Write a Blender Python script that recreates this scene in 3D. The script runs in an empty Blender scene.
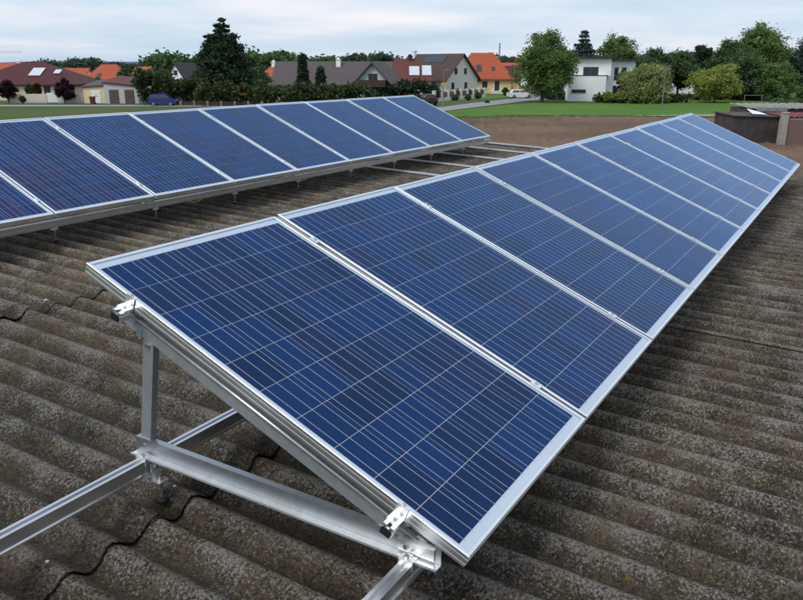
import bpy, math, random
from mathutils import Vector, Matrix
R = math.radians
random.seed(7)
sc = bpy.context.scene
col = sc.collection

# ------------------------------------------------------------------ camera
F = 757.0 / 803.0                       # focal length / image width
PIT = math.atan((300 - 66) / 757.0)     # looking down
AZ = R(31.3)                            # row direction (+X) is this far right of the view
CAMZ = 5.1
cam = bpy.data.cameras.new('camera'); camo = bpy.data.objects.new('camera', cam); col.objects.link(camo)
cam.sensor_fit = 'HORIZONTAL'; cam.sensor_width = 36; cam.lens = 36 * F
cam.clip_start = 0.05; cam.clip_end = 20000
camo.location = (0, 0, CAMZ)
camo.rotation_euler = (math.pi / 2 - PIT, 0, AZ - math.pi / 2)
sc.camera = camo

# ------------------------------------------------------------------ world
SUN_EL, SUN_DIR = R(52), Vector((-0.95, 0.20, 0)).normalized()
w = bpy.data.worlds.new('World'); sc.world = w; w.use_nodes = True
nt = w.node_tree; nt.nodes.clear()
def wn(t, **k):
    n = nt.nodes.new(t)
    for a, b in k.items(): setattr(n, a, b)
    return n
out = wn('ShaderNodeOutputWorld'); bg = wn('ShaderNodeBackground'); bg.inputs['Strength'].default_value = 0.1
sky = wn('ShaderNodeTexSky', sky_type='NISHITA', sun_disc=False)
sky.sun_elevation = SUN_EL; sky.sun_rotation = math.atan2(SUN_DIR.x, SUN_DIR.y)
sky.dust_density = 2.0; sky.air_density = 1.0
tc = wn('ShaderNodeTexCoord'); sep = wn('ShaderNodeSeparateXYZ')
nt.links.new(tc.outputs['Generated'], sep.inputs[0])
mz = wn('ShaderNodeMath', operation='MAXIMUM'); mz.inputs[1].default_value = 0.0; nt.links.new(sep.outputs['Z'], mz.inputs[0])
az_ = wn('ShaderNodeMath', operation='ADD'); az_.inputs[1].default_value = 0.10; nt.links.new(mz.outputs[0], az_.inputs[0])
dx = wn('ShaderNodeMath', operation='DIVIDE'); dy = wn('ShaderNodeMath', operation='DIVIDE')
nt.links.new(sep.outputs['X'], dx.inputs[0]); nt.links.new(az_.outputs[0], dx.inputs[1])
nt.links.new(sep.outputs['Y'], dy.inputs[0]); nt.links.new(az_.outputs[0], dy.inputs[1])
cmb = wn('ShaderNodeCombineXYZ'); nt.links.new(dx.outputs[0], cmb.inputs[0]); nt.links.new(dy.outputs[0], cmb.inputs[1])
nz = wn('ShaderNodeTexNoise'); nz.inputs['Scale'].default_value = 0.42; nz.inputs['Detail'].default_value = 5; nz.inputs['Roughness'].default_value = 0.55
nt.links.new(cmb.outputs[0], nz.inputs['Vector'])
cr = wn('ShaderNodeValToRGB'); e = cr.color_ramp
e.elements[0].position = 0.36; e.elements[0].color = (0.46, 0.59, 0.72, 1)
e.elements[1].position = 0.66; e.elements[1].color = (0.78, 0.77, 0.82, 1)
m_ = e.elements.new(0.5); m_.color = (0.57, 0.66, 0.77, 1)
nt.links.new(nz.outputs['Fac'], cr.inputs['Fac'])
sc10 = wn('ShaderNodeVectorMath', operation='SCALE'); sc10.inputs['Scale'].default_value = 10.7
nt.links.new(cr.outputs['Color'], sc10.inputs[0])
mix = wn('ShaderNodeMix', data_type='RGBA'); mix.inputs[0].default_value = 0.84
nt.links.new(sky.outputs['Color'], mix.inputs['A']); nt.links.new(sc10.outputs[0], mix.inputs['B'])
nt.links.new(mix.outputs['Result'], bg.inputs['Color']); nt.links.new(bg.outputs[0], out.inputs[0])

# ------------------------------------------------------------------ sun (veiled by cloud)
sl = bpy.data.lights.new('sun', 'SUN'); sl.energy = 1.5; sl.angle = R(22); sl.color = (1, 0.96, 0.9)
so = bpy.data.objects.new('sun', sl); col.objects.link(so)
d = Vector((SUN_DIR.x * math.cos(SUN_EL), SUN_DIR.y * math.cos(SUN_EL), math.sin(SUN_EL)))
so.rotation_euler = d.to_track_quat('Z', 'Y').to_euler()
so.location = (0, -20, 40)
vs = sc.view_settings; vs.view_transform = 'Standard'; vs.look = 'None'; vs.exposure = 0.28; vs.gamma = 1
vs.use_curve_mapping = False

# ------------------------------------------------------------------ pixel -> place
SP, CP, SA, CA = math.sin(PIT), math.cos(PIT), math.sin(AZ), math.cos(AZ)
def lvl(r, f, z): return Vector((r * SA + f * CA, -r * CA + f * SA, z))
def at(u, D, z=0.0):
    zc = D * CP - (z - CAMZ) * SP
    return lvl((u - 401.5) / 757 * zc, D, z)
def gd(v):                                   # forward distance of the ground seen at picture height v
    return CAMZ / math.tan(math.atan((v - 300) / 757) + PIT)
def zat(v, D):
    return CAMZ - D * math.tan(math.atan((v - 300) / 757) + PIT)
def ground(u, v): return at(u, gd(v), 0)
FACE = AZ - math.pi / 2                      # local +Y pointing away from the viewer

# ------------------------------------------------------------------ materials
MATS = {}
class NT:
    def __init__(s, name):
        s.m = bpy.data.materials.new(name); s.m.use_nodes = True; s.t = s.m.node_tree
        s.b = s.t.nodes['Principled BSDF']; s.o = s.t.nodes['Material Output']; MATS[name] = s.m
    def n(s, typ, ins=None, **k):
        x = s.t.nodes.new(typ)
        for a, b in k.items(): setattr(x, a, b)
        for a, b in (ins or {}).items():
            if hasattr(b, 'links') or isinstance(b, bpy.types.NodeSocket): s.t.links.new(b, x.inputs[a])
            else: x.inputs[a].default_value = b
        return x
    def l(s, a, b): s.t.links.new(a, b)
    def ramp(s, fac, stops, interp='LINEAR'):
        x = s.t.nodes.new('ShaderNodeValToRGB'); x.color_ramp.interpolation = interp
        el = x.color_ramp.elements
        while len(el) < len(stops): el.new(0.5)
        for i, (p, c) in enumerate(stops):
            el[i].position = p; el[i].color = (*c, 1) if len(c) == 3 else c
        s.l(fac, x.inputs[0]); return x.outputs[0]
    def mix(s, f, a, b, bt='MIX'):
        x = s.t.nodes.new('ShaderNodeMix'); x.data_type = 'RGBA'; x.blend_type = bt
        for i, v in ((0, f), ('A', a), ('B', b)):
            if isinstance(v, bpy.types.NodeSocket): s.l(v, x.inputs[i])
            elif i == 0: x.inputs[0].default_value = v
            else: x.inputs[i].default_value = (*v, 1)
        return x.outputs['Result']
    def math(s, op, a, b=None, c=None, clamp=False):
        x = s.t.nodes.new('ShaderNodeMath'); x.operation = op; x.use_clamp = clamp
        for i, v in enumerate((a, b, c)):
            if v is None: continue
            if isinstance(v, bpy.types.NodeSocket): s.l(v, x.inputs[i])
            else: x.inputs[i].default_value = v
        return x.outputs[0]
    def noise(s, vec, scale, detail=4, rough=0.55, dist=0.0):
        return s.n('ShaderNodeTexNoise', {'Vector': vec, 'Scale': scale, 'Detail': detail, 'Roughness': rough, 'Distortion': dist}).outputs['Fac']
    def pos(s): return s.n('ShaderNodeNewGeometry').outputs['Position']
    def obj(s): return s.n('ShaderNodeTexCoord').outputs['Object']
    def set(s, **k):
        nm = dict(color='Base Color', rough='Roughness', metal='Metallic', spec='Specular IOR Level', normal='Normal')
        for a, v in k.items():
            i = s.b.inputs[nm[a]]
            if isinstance(v, bpy.types.NodeSocket): s.l(v, i)
            else: i.default_value = (*v, 1) if isinstance(v, tuple) else v
        return s
    def bump(s, h, strength=0.3, dist=0.01):
        s.l(s.n('ShaderNodeBump', {'Height': h, 'Strength': strength, 'Distance': dist}).outputs[0], s.b.inputs['Normal'])
def rough_mat(name, c, var=0.15, scale=3.0, rough=0.8, metal=0.0, bump=0.0, spec=0.3):
    M = NT(name); p = M.obj()
    f = M.noise(p, scale, 5)
    a = tuple(x * (1 - var) for x in c); b = tuple(min(1, x * (1 + var)) for x in c)
    M.set(color=M.ramp(f, [(0.3, a), (0.7, b)]), rough=rough, metal=metal, spec=spec)
    if bump: M.bump(M.noise(p, scale * 6, 3), bump, 0.02)
    return M.m

# corrugated cement sheets: lichen, moss, brown streaks
WAVE = 0.177; CREST0 = 1.35
def roof_mat():
    M = NT('weathered_fibre_cement'); P = M.pos()
    rnd = M.n('ShaderNodeObjectInfo').outputs['Random']
    X = M.n('ShaderNodeSeparateXYZ', {0: P})
    ph = M.math('DIVIDE', M.math('SUBTRACT', X.outputs[0], CREST0), WAVE)
    crest = M.math('MULTIPLY_ADD', M.math('COSINE', M.math('MULTIPLY', ph, 2 * math.pi)), 0.5, 0.5)
    st = M.n('ShaderNodeMapping', {'Vector': P, 'Scale': (1, 0.35, 1)}).outputs[0]
    big = M.noise(st, 1.3, 5, 0.6)
    mid = M.noise(st, 8, 6, 0.65, 0.6)
    patch_ = M.noise(P, 5.5, 4, 0.6, 0.4)
    grain = M.noise(P, 105, 6, 0.72, 0.5); grain2 = M.noise(P, 70, 6, 0.72, 0.5); tiny = M.noise(P, 330, 2, 0.6)
    base = M.ramp(mid, [(0.30, (0.050, 0.038, 0.027)), (0.5, (0.104, 0.080, 0.057)), (0.72, (0.175, 0.138, 0.100))])
    base = M.mix(M.ramp(big, [(0.44, (0, 0, 0)), (0.64, (0.8, 0.8, 0.8))]), base, (0.135, 0.092, 0.058))
    # sandy worn line along the crest
    cl = M.math('POWER', crest, 4.0)
    f1 = M.math('MULTIPLY', cl, M.ramp(M.noise(st, 11, 5), [(0.40, (0, 0, 0)), (0.62, (0.8, 0.8, 0.8))]))
    base = M.mix(f1, base, (0.205, 0.168, 0.128))
    # silt and moss in the valleys
    vf = M.math('MULTIPLY', M.math('POWER', M.math('SUBTRACT', 1.0, crest), 1.8), M.ramp(M.noise(st, 5, 5), [(0.32, (0.35, 0.35, 0.35)), (0.62, (0.95, 0.95, 0.95))]))
    base = M.mix(vf, base, M.ramp(M.noise(P, 26, 4), [(0.35, (0.036, 0.028, 0.018)), (0.65, (0.085, 0.064, 0.038))]))
    # dark moss cushions
    dk = M.math('ADD', grain2, M.math('MULTIPLY', M.math('SUBTRACT', mid, 0.5), 0.30))
    dk = M.math('ADD', dk, M.math('MULTIPLY', M.math('SUBTRACT', M.noise(P, 3.1, 3), 0.5), 0.35))
    df = M.ramp(dk, [(0.485, (0, 0, 0)), (0.535, (0.9, 0.9, 0.9))])
    base = M.mix(df, base, M.ramp(mid, [(0.4, (0.016, 0.014, 0.011)), (0.62, (0.036, 0.031, 0.017))]))
    # pale lichen crust: crisp specks gathered in patches, thinner in the valleys
    li = M.math('ADD', grain, M.math('MULTIPLY', M.math('SUBTRACT', patch_, 0.5), 0.38))
    li = M.math('ADD', li, M.math('MULTIPLY', M.math('SUBTRACT', crest, 0.55), 0.07))
    lf = M.ramp(li, [(0.530, (0, 0, 0)), (0.585, (0.88, 0.88, 0.88))])
    lic = M.ramp(tiny, [(0.34, (0.14, 0.134, 0.125)), (0.70, (0.42, 0.405, 0.385))])
    base = M.mix(lf, base, lic)
    # yellow lichen dots
    of = M.ramp(M.noise(P, 23, 2, 0.5), [(0.72, (0, 0, 0)), (0.76, (0.7, 0.7, 0.7))])
    base = M.mix(of, base, (0.17, 0.12, 0.03))
    tone = M.ramp(rnd, [(0, (0.66, 0.65, 0.63)), (1, (0.90, 0.88, 0.84))])
    base = M.mix(1.0, base, tone, 'MULTIPLY')
    M.set(color=base, rough=0.88, spec=0.25)
    M.bump(M.math('ADD', M.math('MULTIPLY', grain, 0.6), M.math('ADD', M.math('MULTIPLY', grain2, 0.8), mid)), 0.8, 0.008)
    return M.m
roof_m = roof_mat()
deck_m = rough_mat('old_timber_dark', (0.05, 0.045, 0.04))
washer_m = rough_mat('black_rubber', (0.012, 0.012, 0.012), rough=0.6)

def alu(name, c, rough, metal=0.85):
    M = NT(name); p = M.obj()
    s = M.n('ShaderNodeMapping', {'Vector': p, 'Scale': (2, 12, 12)}).outputs[0]
    f = M.noise(s, 3, 4, 0.6); g = M.noise(p, 7, 5)
    M.set(color=M.ramp(M.math('MULTIPLY_ADD', g, 0.5, M.math('MULTIPLY', f, 0.5)), [(0.32, tuple(x * 0.82 for x in c)), (0.68, c)]),
          metal=metal, rough=M.math('MULTIPLY_ADD', f, 0.18, rough - 0.09))
    return M.m
frame_m = NT('anodised_frame')
_f = frame_m.noise(frame_m.obj(), 9, 5)
frame_m.set(color=frame_m.ramp(_f, [(0.3, (0.84, 0.87, 0.89)), (0.7, (0.93, 0.95, 0.96))]), metal=0.97, rough=0.33)
frame_m = frame_m.m
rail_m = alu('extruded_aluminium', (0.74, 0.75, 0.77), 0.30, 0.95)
beam_m = alu('shaded_aluminium', (0.42, 0.45, 0.47), 0.36, 0.85)  # same metal darkened for the beam web, shade painted into its colour
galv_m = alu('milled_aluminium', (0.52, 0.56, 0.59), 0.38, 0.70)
clamp_m = alu('bright_aluminium', (0.90, 0.91, 0.92), 0.32, 0.75)
steel_m = alu('stainless_steel', (0.55, 0.54, 0.52), 0.28)
strip_m = alu('dull_metal_strip', (0.70, 0.71, 0.72), 0.45, 0.4)

def cell_mat():
    M = NT('polycrystalline_cell'); P = M.pos()
    oi = M.n('ShaderNodeObjectInfo'); geo = M.n('ShaderNodeNewGeometry')
    rnd = M.math('FRACT', M.math('ADD', oi.outputs['Random'], geo.outputs['Random Per Island']))
    vor = M.n('ShaderNodeTexVoronoi', {'Vector': P, 'Scale': 95.0}).outputs['Color']
    v = M.n('ShaderNodeSeparateColor', {0: vor}).outputs[0]
    big = M.noise(P, 1.3, 3)
    c = M.ramp(rnd, [(0.0, (0.0006, 0.022, 0.100)), (0.35, (0.0006, 0.033, 0.148)), (0.7, (0.0008, 0.043, 0.185)), (1.0, (0.008, 0.027, 0.122))])
    c = M.mix(M.math('MULTIPLY', v, 0.28), c, M.mix(1.0, c, (1.7, 1.5, 1.4), 'MULTIPLY'))
    c = M.mix(M.ramp(big, [(0.5, (0, 0, 0)), (0.68, (0.5, 0.5, 0.5))]), c, (0.013, 0.021, 0.100))
    tint = oi.outputs['Color']                       # batch of cells: some panels lean to violet
    c = M.mix(1.0, c, tint, 'MULTIPLY')
    M.set(color=c, rough=0.5, spec=0.12)
    return M.m
cell_m = cell_mat()
busbar_m = rough_mat('tinned_ribbon', (0.74, 0.73, 0.68), rough=0.5, metal=0.1)
back_m = rough_mat('white_backsheet', (0.88, 0.90, 0.91), var=0.03, rough=0.6)
def glass_mat():
    M = NT('solar_glass'); t = M.t
    t.nodes.remove(M.b)
    tr = M.n('ShaderNodeBsdfTransparent'); tr.inputs[0].default_value = (0.96, 0.98, 0.985, 1)
    dirt = M.noise(M.pos(), 2.2, 5, 0.6)
    gl = M.n('ShaderNodeBsdfGlossy', {'Roughness': M.math('MULTIPLY_ADD', dirt, 0.10, 0.05), 'Color': (0.43, 0.66, 1.0, 1)})
    fr = M.n('ShaderNodeFresnel', {'IOR': 1.36})
    mx = M.n('ShaderNodeMixShader', {0: M.math('MULTIPLY', fr.outputs[0], 0.95), 1: tr.outputs[0], 2: gl.outputs[0]})
    df = M.n('ShaderNodeBsdfDiffuse', {'Color': (0.5, 0.5, 0.48, 1)})      # thin film of dust
    mx2 = M.n('ShaderNodeMixShader', {0: M.math('MULTIPLY', dirt, 0.006), 1: mx.outputs[0], 2: df.outputs[0]})
    M.l(mx2.outputs[0], M.o.inputs[0]); return M.m
glass_m = glass_mat()

def leaf_mat(name, dark, lite, warm=None):
    M = NT(name); g = M.n('ShaderNodeNewGeometry'); p = M.obj()
    r = g.outputs['Random Per Island']; f = M.noise(p, 0.55, 4)
    mixf = M.math('MULTIPLY_ADD', r, 0.30, M.math('MULTIPLY', f, 0.72))
    st = [(0.25, dark), (0.75, lite)] + ([(0.88, warm)] if warm else [])
    c = M.ramp(mixf, st)
    M.set(color=c, rough=0.65, spec=0.2)
    tl = M.n('ShaderNodeBsdfTranslucent', {'Color': c}); mx = M.n('ShaderNodeMixShader', {0: 0.25, 1: M.b.outputs[0], 2: tl.outputs[0]})
    M.l(mx.outputs[0], M.o.inputs[0]); return M.m
leaf_dark = leaf_mat('leaves_dark', (0.042, 0.078, 0.036), (0.103, 0.173, 0.065))
leaf_conif = leaf_mat('needles', (0.016, 0.032, 0.021), (0.045, 0.074, 0.038))
leaf_blue = leaf_mat('needles_bluish', (0.030, 0.054, 0.049), (0.075, 0.116, 0.103))
leaf_mid = leaf_mat('leaves_mid', (0.059, 0.108, 0.037), (0.168, 0.258, 0.076), (0.247, 0.292, 0.090))
leaf_yel = leaf_mat('leaves_yellowing', (0.134, 0.182, 0.044), (0.391, 0.428, 0.098), (0.636, 0.515, 0.098))
leaf_olive = leaf_mat('leaves_olive', (0.133, 0.172, 0.064), (0.317, 0.356, 0.133))
leaf_red = leaf_mat('leaves_purple', (0.016, 0.009, 0.013), (0.042, 0.021, 0.026))
leaf_rust = leaf_mat('leaves_rust', (0.05, 0.022, 0.010), (0.12, 0.05, 0.02))
leaf_hedge = leaf_mat('hedge_leaves', (0.031, 0.048, 0.019), (0.078, 0.105, 0.037))
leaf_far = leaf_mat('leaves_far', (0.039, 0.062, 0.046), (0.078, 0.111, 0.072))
bark_m = rough_mat('bark', (0.07, 0.055, 0.042), 0.3, 6)

def wall_mat(name, c): return rough_mat(name, c, 0.035, 0.5, 0.85)
w_white = wall_mat('white_render', (0.86, 0.87, 0.89)); w_cream = wall_mat('cream_render', (0.62, 0.54, 0.42))
w_yellow = wall_mat('yellow_render', (0.70, 0.52, 0.25)); w_pale = wall_mat('pale_green_render', (0.50, 0.55, 0.50))
w_grey = wall_mat('grey_render', (0.48, 0.48, 0.49)); w_peach = wall_mat('peach_render', (0.74, 0.58, 0.36)); w_off = wall_mat('offwhite_render', (0.66, 0.65, 0.60))
def tile_mat(name, c):
    M = NT(name); p = M.obj(); X = M.n('ShaderNodeSeparateXYZ', {0: p})
    rows = M.math('FRACT', M.math('MULTIPLY', X.outputs[2], 4.2))
    f = M.noise(p, 2.5, 6, 0.7)
    c0 = M.ramp(f, [(0.3, tuple(x * 0.72 for x in c)), (0.7, tuple(min(1, x * 1.2) for x in c))])
    M.set(color=c0, rough=0.75, spec=0.3)
    M.bump(M.math('ADD', rows, M.math('SINE', M.math('MULTIPLY', M.math('ADD', X.outputs[0], X.outputs[1]), 22.0))), 0.5, 0.05)
    return M.m
t_orange = tile_mat('orange_tiles', (0.40, 0.092, 0.042)); t_maroon = tile_mat('maroon_tiles', (0.085, 0.024, 0.026))
t_brown = tile_mat('brown_tiles', (0.085, 0.055, 0.048)); t_red = tile_mat('redbrown_tiles', (0.13, 0.045, 0.036))
t_grey = tile_mat('greybrown_tiles', (0.098, 0.080, 0.082)); t_dark = tile_mat('dark_tiles', (0.05, 0.05, 0.058))
pane_m = NT('window_glass').set(color=(0.03, 0.04, 0.05), rough=0.08, spec=0.6).m
frame_w = rough_mat('white_window_frame', (0.72, 0.72, 0.95), 0.04); frame_d = rough_mat('dark_window_frame', (0.10, 0.09, 0.085), 0.1)
door_brown = rough_mat('brown_garage_door', (0.12, 0.085, 0.07)); door_white = rough_mat('white_painted_door', (0.78, 0.78, 0.78), 0.04)
wood_dark = rough_mat('dark_stained_wood', (0.06, 0.035, 0.028)); collector_m = NT('collector_glass').set(color=(0.55, 0.60, 0.66), rough=0.12, spec=0.7).m
pv_m = NT('roof_pv').set(color=(0.02, 0.03, 0.06), rough=0.15, spec=0.7).m
concrete_m = rough_mat('concrete', (0.30, 0.285, 0.26), 0.2, 3, bump=0.3)
brick_m = rough_mat('brick_red', (0.20, 0.125, 0.11), 0.3, 4, bump=0.4); mortar_m = rough_mat('mortar', (0.20, 0.18, 0.165), 0.2, 5)
bitumen_m = rough_mat('brown_board', (0.060, 0.049, 0.050), 0.3, 2.0, 0.7); sheet_m = rough_mat('grey_cement_roof', (0.22, 0.215, 0.21), 0.25, 2)
redsheet_m = rough_mat('red_sheet_roof', (0.17, 0.05, 0.045), 0.25, 2); tarp_m = rough_mat('white_sheet', (0.75, 0.77, 0.80), 0.05)
iron_m = rough_mat('dark_iron', (0.03, 0.03, 0.032), rough=0.5); pole_m = rough_mat('galvanised_pole', (0.20, 0.22, 0.24), rough=0.5, metal=0.3)
car_blue = NT('blue_car_paint').set(color=(0.008, 0.026, 0.14), rough=0.25, spec=0.5).m; car_white = NT('white_car_paint').set(color=(0.7, 0.71, 0.73), rough=0.25).m
car_dark = NT('dark_car_paint').set(color=(0.02, 0.022, 0.028), rough=0.2).m; tyre_m = NT('tyre_rubber').set(color=(0.015, 0.015, 0.015), rough=0.85).m
lamp_red = NT('tail_lamp').set(color=(0.35, 0.02, 0.02), rough=0.25).m; lamp_clear = NT('head_lamp').set(color=(0.75, 0.78, 0.8), rough=0.15).m
orange_m = rough_mat('orange_paint', (0.65, 0.22, 0.03)); yellow_m = rough_mat('yellow_sign_paint', (0.62, 0.45, 0.05)); crane_m = rough_mat('faded_red_paint', (0.55, 0.25, 0.22))
def grass_mat(name, a, b, c):
    M = NT(name); P = M.pos()
    n1 = M.noise(P, 0.07, 5, 0.6); n2 = M.noise(P, 2.2, 7, 0.78)
    k = M.ramp(M.math('MULTIPLY_ADD', n2, 0.55, M.math('MULTIPLY', n1, 0.45)), [(0.36, a), (0.5, b), (0.64, c)])
    M.set(color=k, rough=0.9, spec=0.1); M.bump(M.noise(P, 9, 4), 0.6, 0.1); return M.m
lawn_m = grass_mat('mown_grass', (0.058, 0.125, 0.022), (0.082, 0.170, 0.030), (0.115, 0.205, 0.042))
rough_grass_m = grass_mat('rough_grass', (0.050, 0.080, 0.022), (0.075, 0.108, 0.032), (0.115, 0.108, 0.050))
field_m = grass_mat('field', (0.06, 0.085, 0.03), (0.08, 0.11, 0.04), (0.11, 0.12, 0.05))
soil_m = grass_mat('ploughed_soil', (0.098, 0.063, 0.042), (0.152, 0.100, 0.069), (0.215, 0.150, 0.106))
road_m = rough_mat('asphalt_pale', (0.24, 0.245, 0.25), 0.1, 0.5); path_m = rough_mat('gravel_path', (0.34, 0.33, 0.31), 0.1, 0.8)
hill_m = rough_mat('haze_tinted_wooded_hill', (0.085, 0.13, 0.17), 0.15, 0.002)  # forest tone shifted to blue: distance haze painted into the colour

# ------------------------------------------------------------------ mesh helpers
class MB:
    def __init__(s): s.v = []; s.f = []
    def add(s, vs, fs):
        o = len(s.v); s.v += [tuple(x) for x in vs]; s.f += [tuple(i + o for i in f) for f in fs]; return s
    def box(s, a, b, M=None):
        (x0, y0, z0), (x1, y1, z1) = a, b
        vs = [Vector(p) for p in ((x0,y0,z0),(x1,y0,z0),(x1,y1,z0),(x0,y1,z0),(x0,y0,z1),(x1,y0,z1),(x1,y1,z1),(x0,y1,z1))]
        if M: vs = [M @ p for p in vs]
        return s.add(vs, [(0,3,2,1),(4,5,6,7),(0,1,5,4),(1,2,6,5),(2,3,7,6),(3,0,4,7)])
    def cbox(s, a, b, c=0.003, M=None):      # box with chamfered long edges (all 12, via inset hull)
        (x0, y0, z0), (x1, y1, z1) = a, b
        prof = [(y0+c,z0),(y1-c,z0),(y1,z0+c),(y1,z1-c),(y1-c,z1),(y0+c,z1),(y0,z1-c),(y0,z0+c)]
        return s.prism(prof, x0, x1, M)
    def prism(s, prof, x0, x1, M=None):      # profile in (y,z), swept along x
        n = len(prof)
        vs = [Vector((x0, y, z)) for y, z in prof] + [Vector((x1, y, z)) for y, z in prof]
        if M: vs = [M @ p for p in vs]
        return s.add(vs, [tuple(range(n))[::-1], tuple(range(n, 2*n))] + [(i, (i+1) % n, n+(i+1) % n, n+i) for i in range(n)])
    def tube(s, pts, rad, n=8, cap=True):
        pts = [Vector(p) for p in pts]
        if not isinstance(rad, (list, tuple)): rad = [rad] * len(pts)
        rings = []; o = len(s.v)
        for i, p in enumerate(pts):
            t = (pts[min(i+1, len(pts)-1)] - pts[max(i-1, 0)]).normalized()
            a = t.orthogonal().normalized() if i == 0 else (a - t * a.dot(t)).normalized()
            b = t.cross(a)
            for k in range(n):
                g = 2*math.pi*k/n; s.v.append(tuple(p + (a*math.cos(g) + b*math.sin(g)) * rad[i]))
        for i in range(len(pts)-1):
            for k in range(n):
                s.f.append((o+i*n+k, o+i*n+(k+1) % n, o+(i+1)*n+(k+1) % n, o+(i+1)*n+k))
        if cap:
            s.f.append(tuple(o+k for k in range(n))[::-1]); s.f.append(tuple(o+(len(pts)-1)*n+k for k in range(n)))
        return s
    def poly(s, pts): return s.add(pts, [tuple(range(len(pts)))])
    def mesh(s, name, mat, smooth=False):
        me = bpy.data.meshes.new(name); me.from_pydata(s.v, [], s.f); me.update()
        if mat: me.materials.append(mat)
        if smooth: me.polygons.foreach_set('use_smooth', [True]*len(me.polygons))
        return me
    def build(s, name, mat, parent=None, smooth=False):
        return obj(name, s.mesh(name, mat, smooth), parent)
def obj(name, me, parent=None, loc=None, rot=None):
    o = bpy.data.objects.new(name, me); col.objects.link(o)
    if parent: o.parent = parent
    if loc: o.location = loc
    if rot: o.rotation_euler = rot
    return o
def tag(o, label, cat, group=None):
    o['label'] = label; o['category'] = cat
    if group: o['group'] = group
    return o
def struct(o): o['kind'] = 'structure'; return o
def thing(name, label, cat, loc, rz=0.0, group=None):
    o = bpy.data.objects.new(name, None); col.objects.link(o); o.empty_display_size = 0.3
    o.location = loc; o.rotation_euler = (0, 0, rz); return tag(o, label, cat, group)

# ================================================================== GROUND
gm = MB(); S = 6000
gm.poly([(-S, -S, 0), (S, -S, 0), (S, S, 0), (-S, S, 0)]); struct(gm.build('ground', field_m))
def patch(name, pix, z, mat, sub=False):
    pts = [ground(u, v) for u, v in pix]
    m = MB(); m.poly([(p.x, p.y, z) for p in pts]); return struct(m.build(name, mat))
patch('rough_grass_strip', [(-200, 106.8), (150, 106.8), (300, 106.8), (440, 112), (540, 108), (900, 108), (1000, 150), (700, 160), (400, 165), (0, 150), (-300, 150)], 0.02, rough_grass_m)
patch('lawn', [(436, 113), (475, 108.5), (545, 101.6), (640, 101.2), (760, 100), (900, 99), (900, 121), (760, 118), (640, 116), (520, 115.5), (460, 117.5)], 0.04, lawn_m)
patch('far_lawn', [(478, 101), (482, 96), (512, 94), (512, 97)], 0.05, lawn_m)
patch('village_road', [(395, 117), (395, 112), (442, 107.3), (480, 102.5), (530, 97.2), (570, 96.3), (572, 99.2), (530, 101.0), (480, 107.2), (442, 112)], 0.06, road_m)
patch('street', [(-200, 105.2), (150, 105.4), (300, 105.4), (420, 106), (420, 108), (300, 107.4), (150, 106.9), (-200, 106.9)], 0.06, road_m)
patch('gravel_path', [(628, 116.6), (700, 115.3), (760, 115.6), (900, 116), (900, 118), (760, 117.4), (700, 117.0)], 0.08, path_m)
# ploughed earth with clods
def soil():
    random.seed(3)
    edge = [(430, 124), (470, 119.5), (500, 117.5), (560, 116.7), (640, 117.6), (700, 118.2), (760, 119), (860, 121)]
    m = MB(); nu, nv = 120, 44; idx = {}
    for i in range(nu + 1):
        u = 430 + (860 - 430) * i / nu
        k = max(j for j in range(len(edge) - 1) if edge[j][0] <= u + 1e-6)
        a, b = edge[k], edge[k + 1]; v0 = a[1] + (b[1] - a[1]) * (u - a[0]) / (b[0] - a[0]) + random.uniform(-.3, .3)
        d0 = gd(v0); d1 = 26
        for j in range(nv + 1):
            D = d0 + (d1 - d0) * j / nv
            p = at(u, D, 0); m.v.append((p.x, p.y, 0.10 + (random.uniform(0, 0.13) if 0 < j < nv else -0.06)))
            idx[i, j] = len(m.v) - 1
    for i in range(nu):
        for j in range(nv): m.f.append((idx[i, j], idx[i+1, j], idx[i+1, j+1], idx[i, j+1]))
    struct(m.build('ploughed_soil', soil_m))
soil()
def weeds():
    rng = random.Random(17); m = MB()
    for _ in range(900):
        t = rng.random()
        if t < .5: u, v = rng.uniform(435, 545), rng.uniform(117, 131)
        elif t < .8: u, v = rng.uniform(500, 790), rng.gauss(117.8, .5)
        else: u, v = rng.uniform(520, 800), rng.uniform(118, 128)
        if t < .5 and rng.random() < (u - 435) / 120 + (v - 117) / 24: continue
        p = ground(u, max(116.5, v)); p.z = .14
        for _k in range(rng.randint(5, 12)):
            q = p + Vector((rng.gauss(0, .22), rng.gauss(0, .22), 0)); hh = rng.uniform(.06, .22); dx_, dy_ = rng.gauss(0, .06), rng.gauss(0, .06); ww = rng.uniform(.02, .05)
            o = len(m.v); m.v += [(q.x - ww, q.y, q.z), (q.x + ww, q.y, q.z), (q.x + dx_, q.y + dy_, q.z + hh)]; m.f.append((o, o+1, o+2))
    o = m.build('weeds', leaf_mid); o['kind'] = 'stuff'; tag(o, 'scattered green weeds on the edge of the ploughed soil', 'weeds')
weeds()
# far hills
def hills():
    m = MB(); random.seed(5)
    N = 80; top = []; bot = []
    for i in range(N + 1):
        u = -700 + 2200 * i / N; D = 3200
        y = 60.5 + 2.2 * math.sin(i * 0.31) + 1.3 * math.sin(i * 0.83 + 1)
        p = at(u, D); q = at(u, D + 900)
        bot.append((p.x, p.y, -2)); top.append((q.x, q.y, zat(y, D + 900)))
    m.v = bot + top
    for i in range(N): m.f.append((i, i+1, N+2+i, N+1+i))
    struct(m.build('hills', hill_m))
hills()

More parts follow.
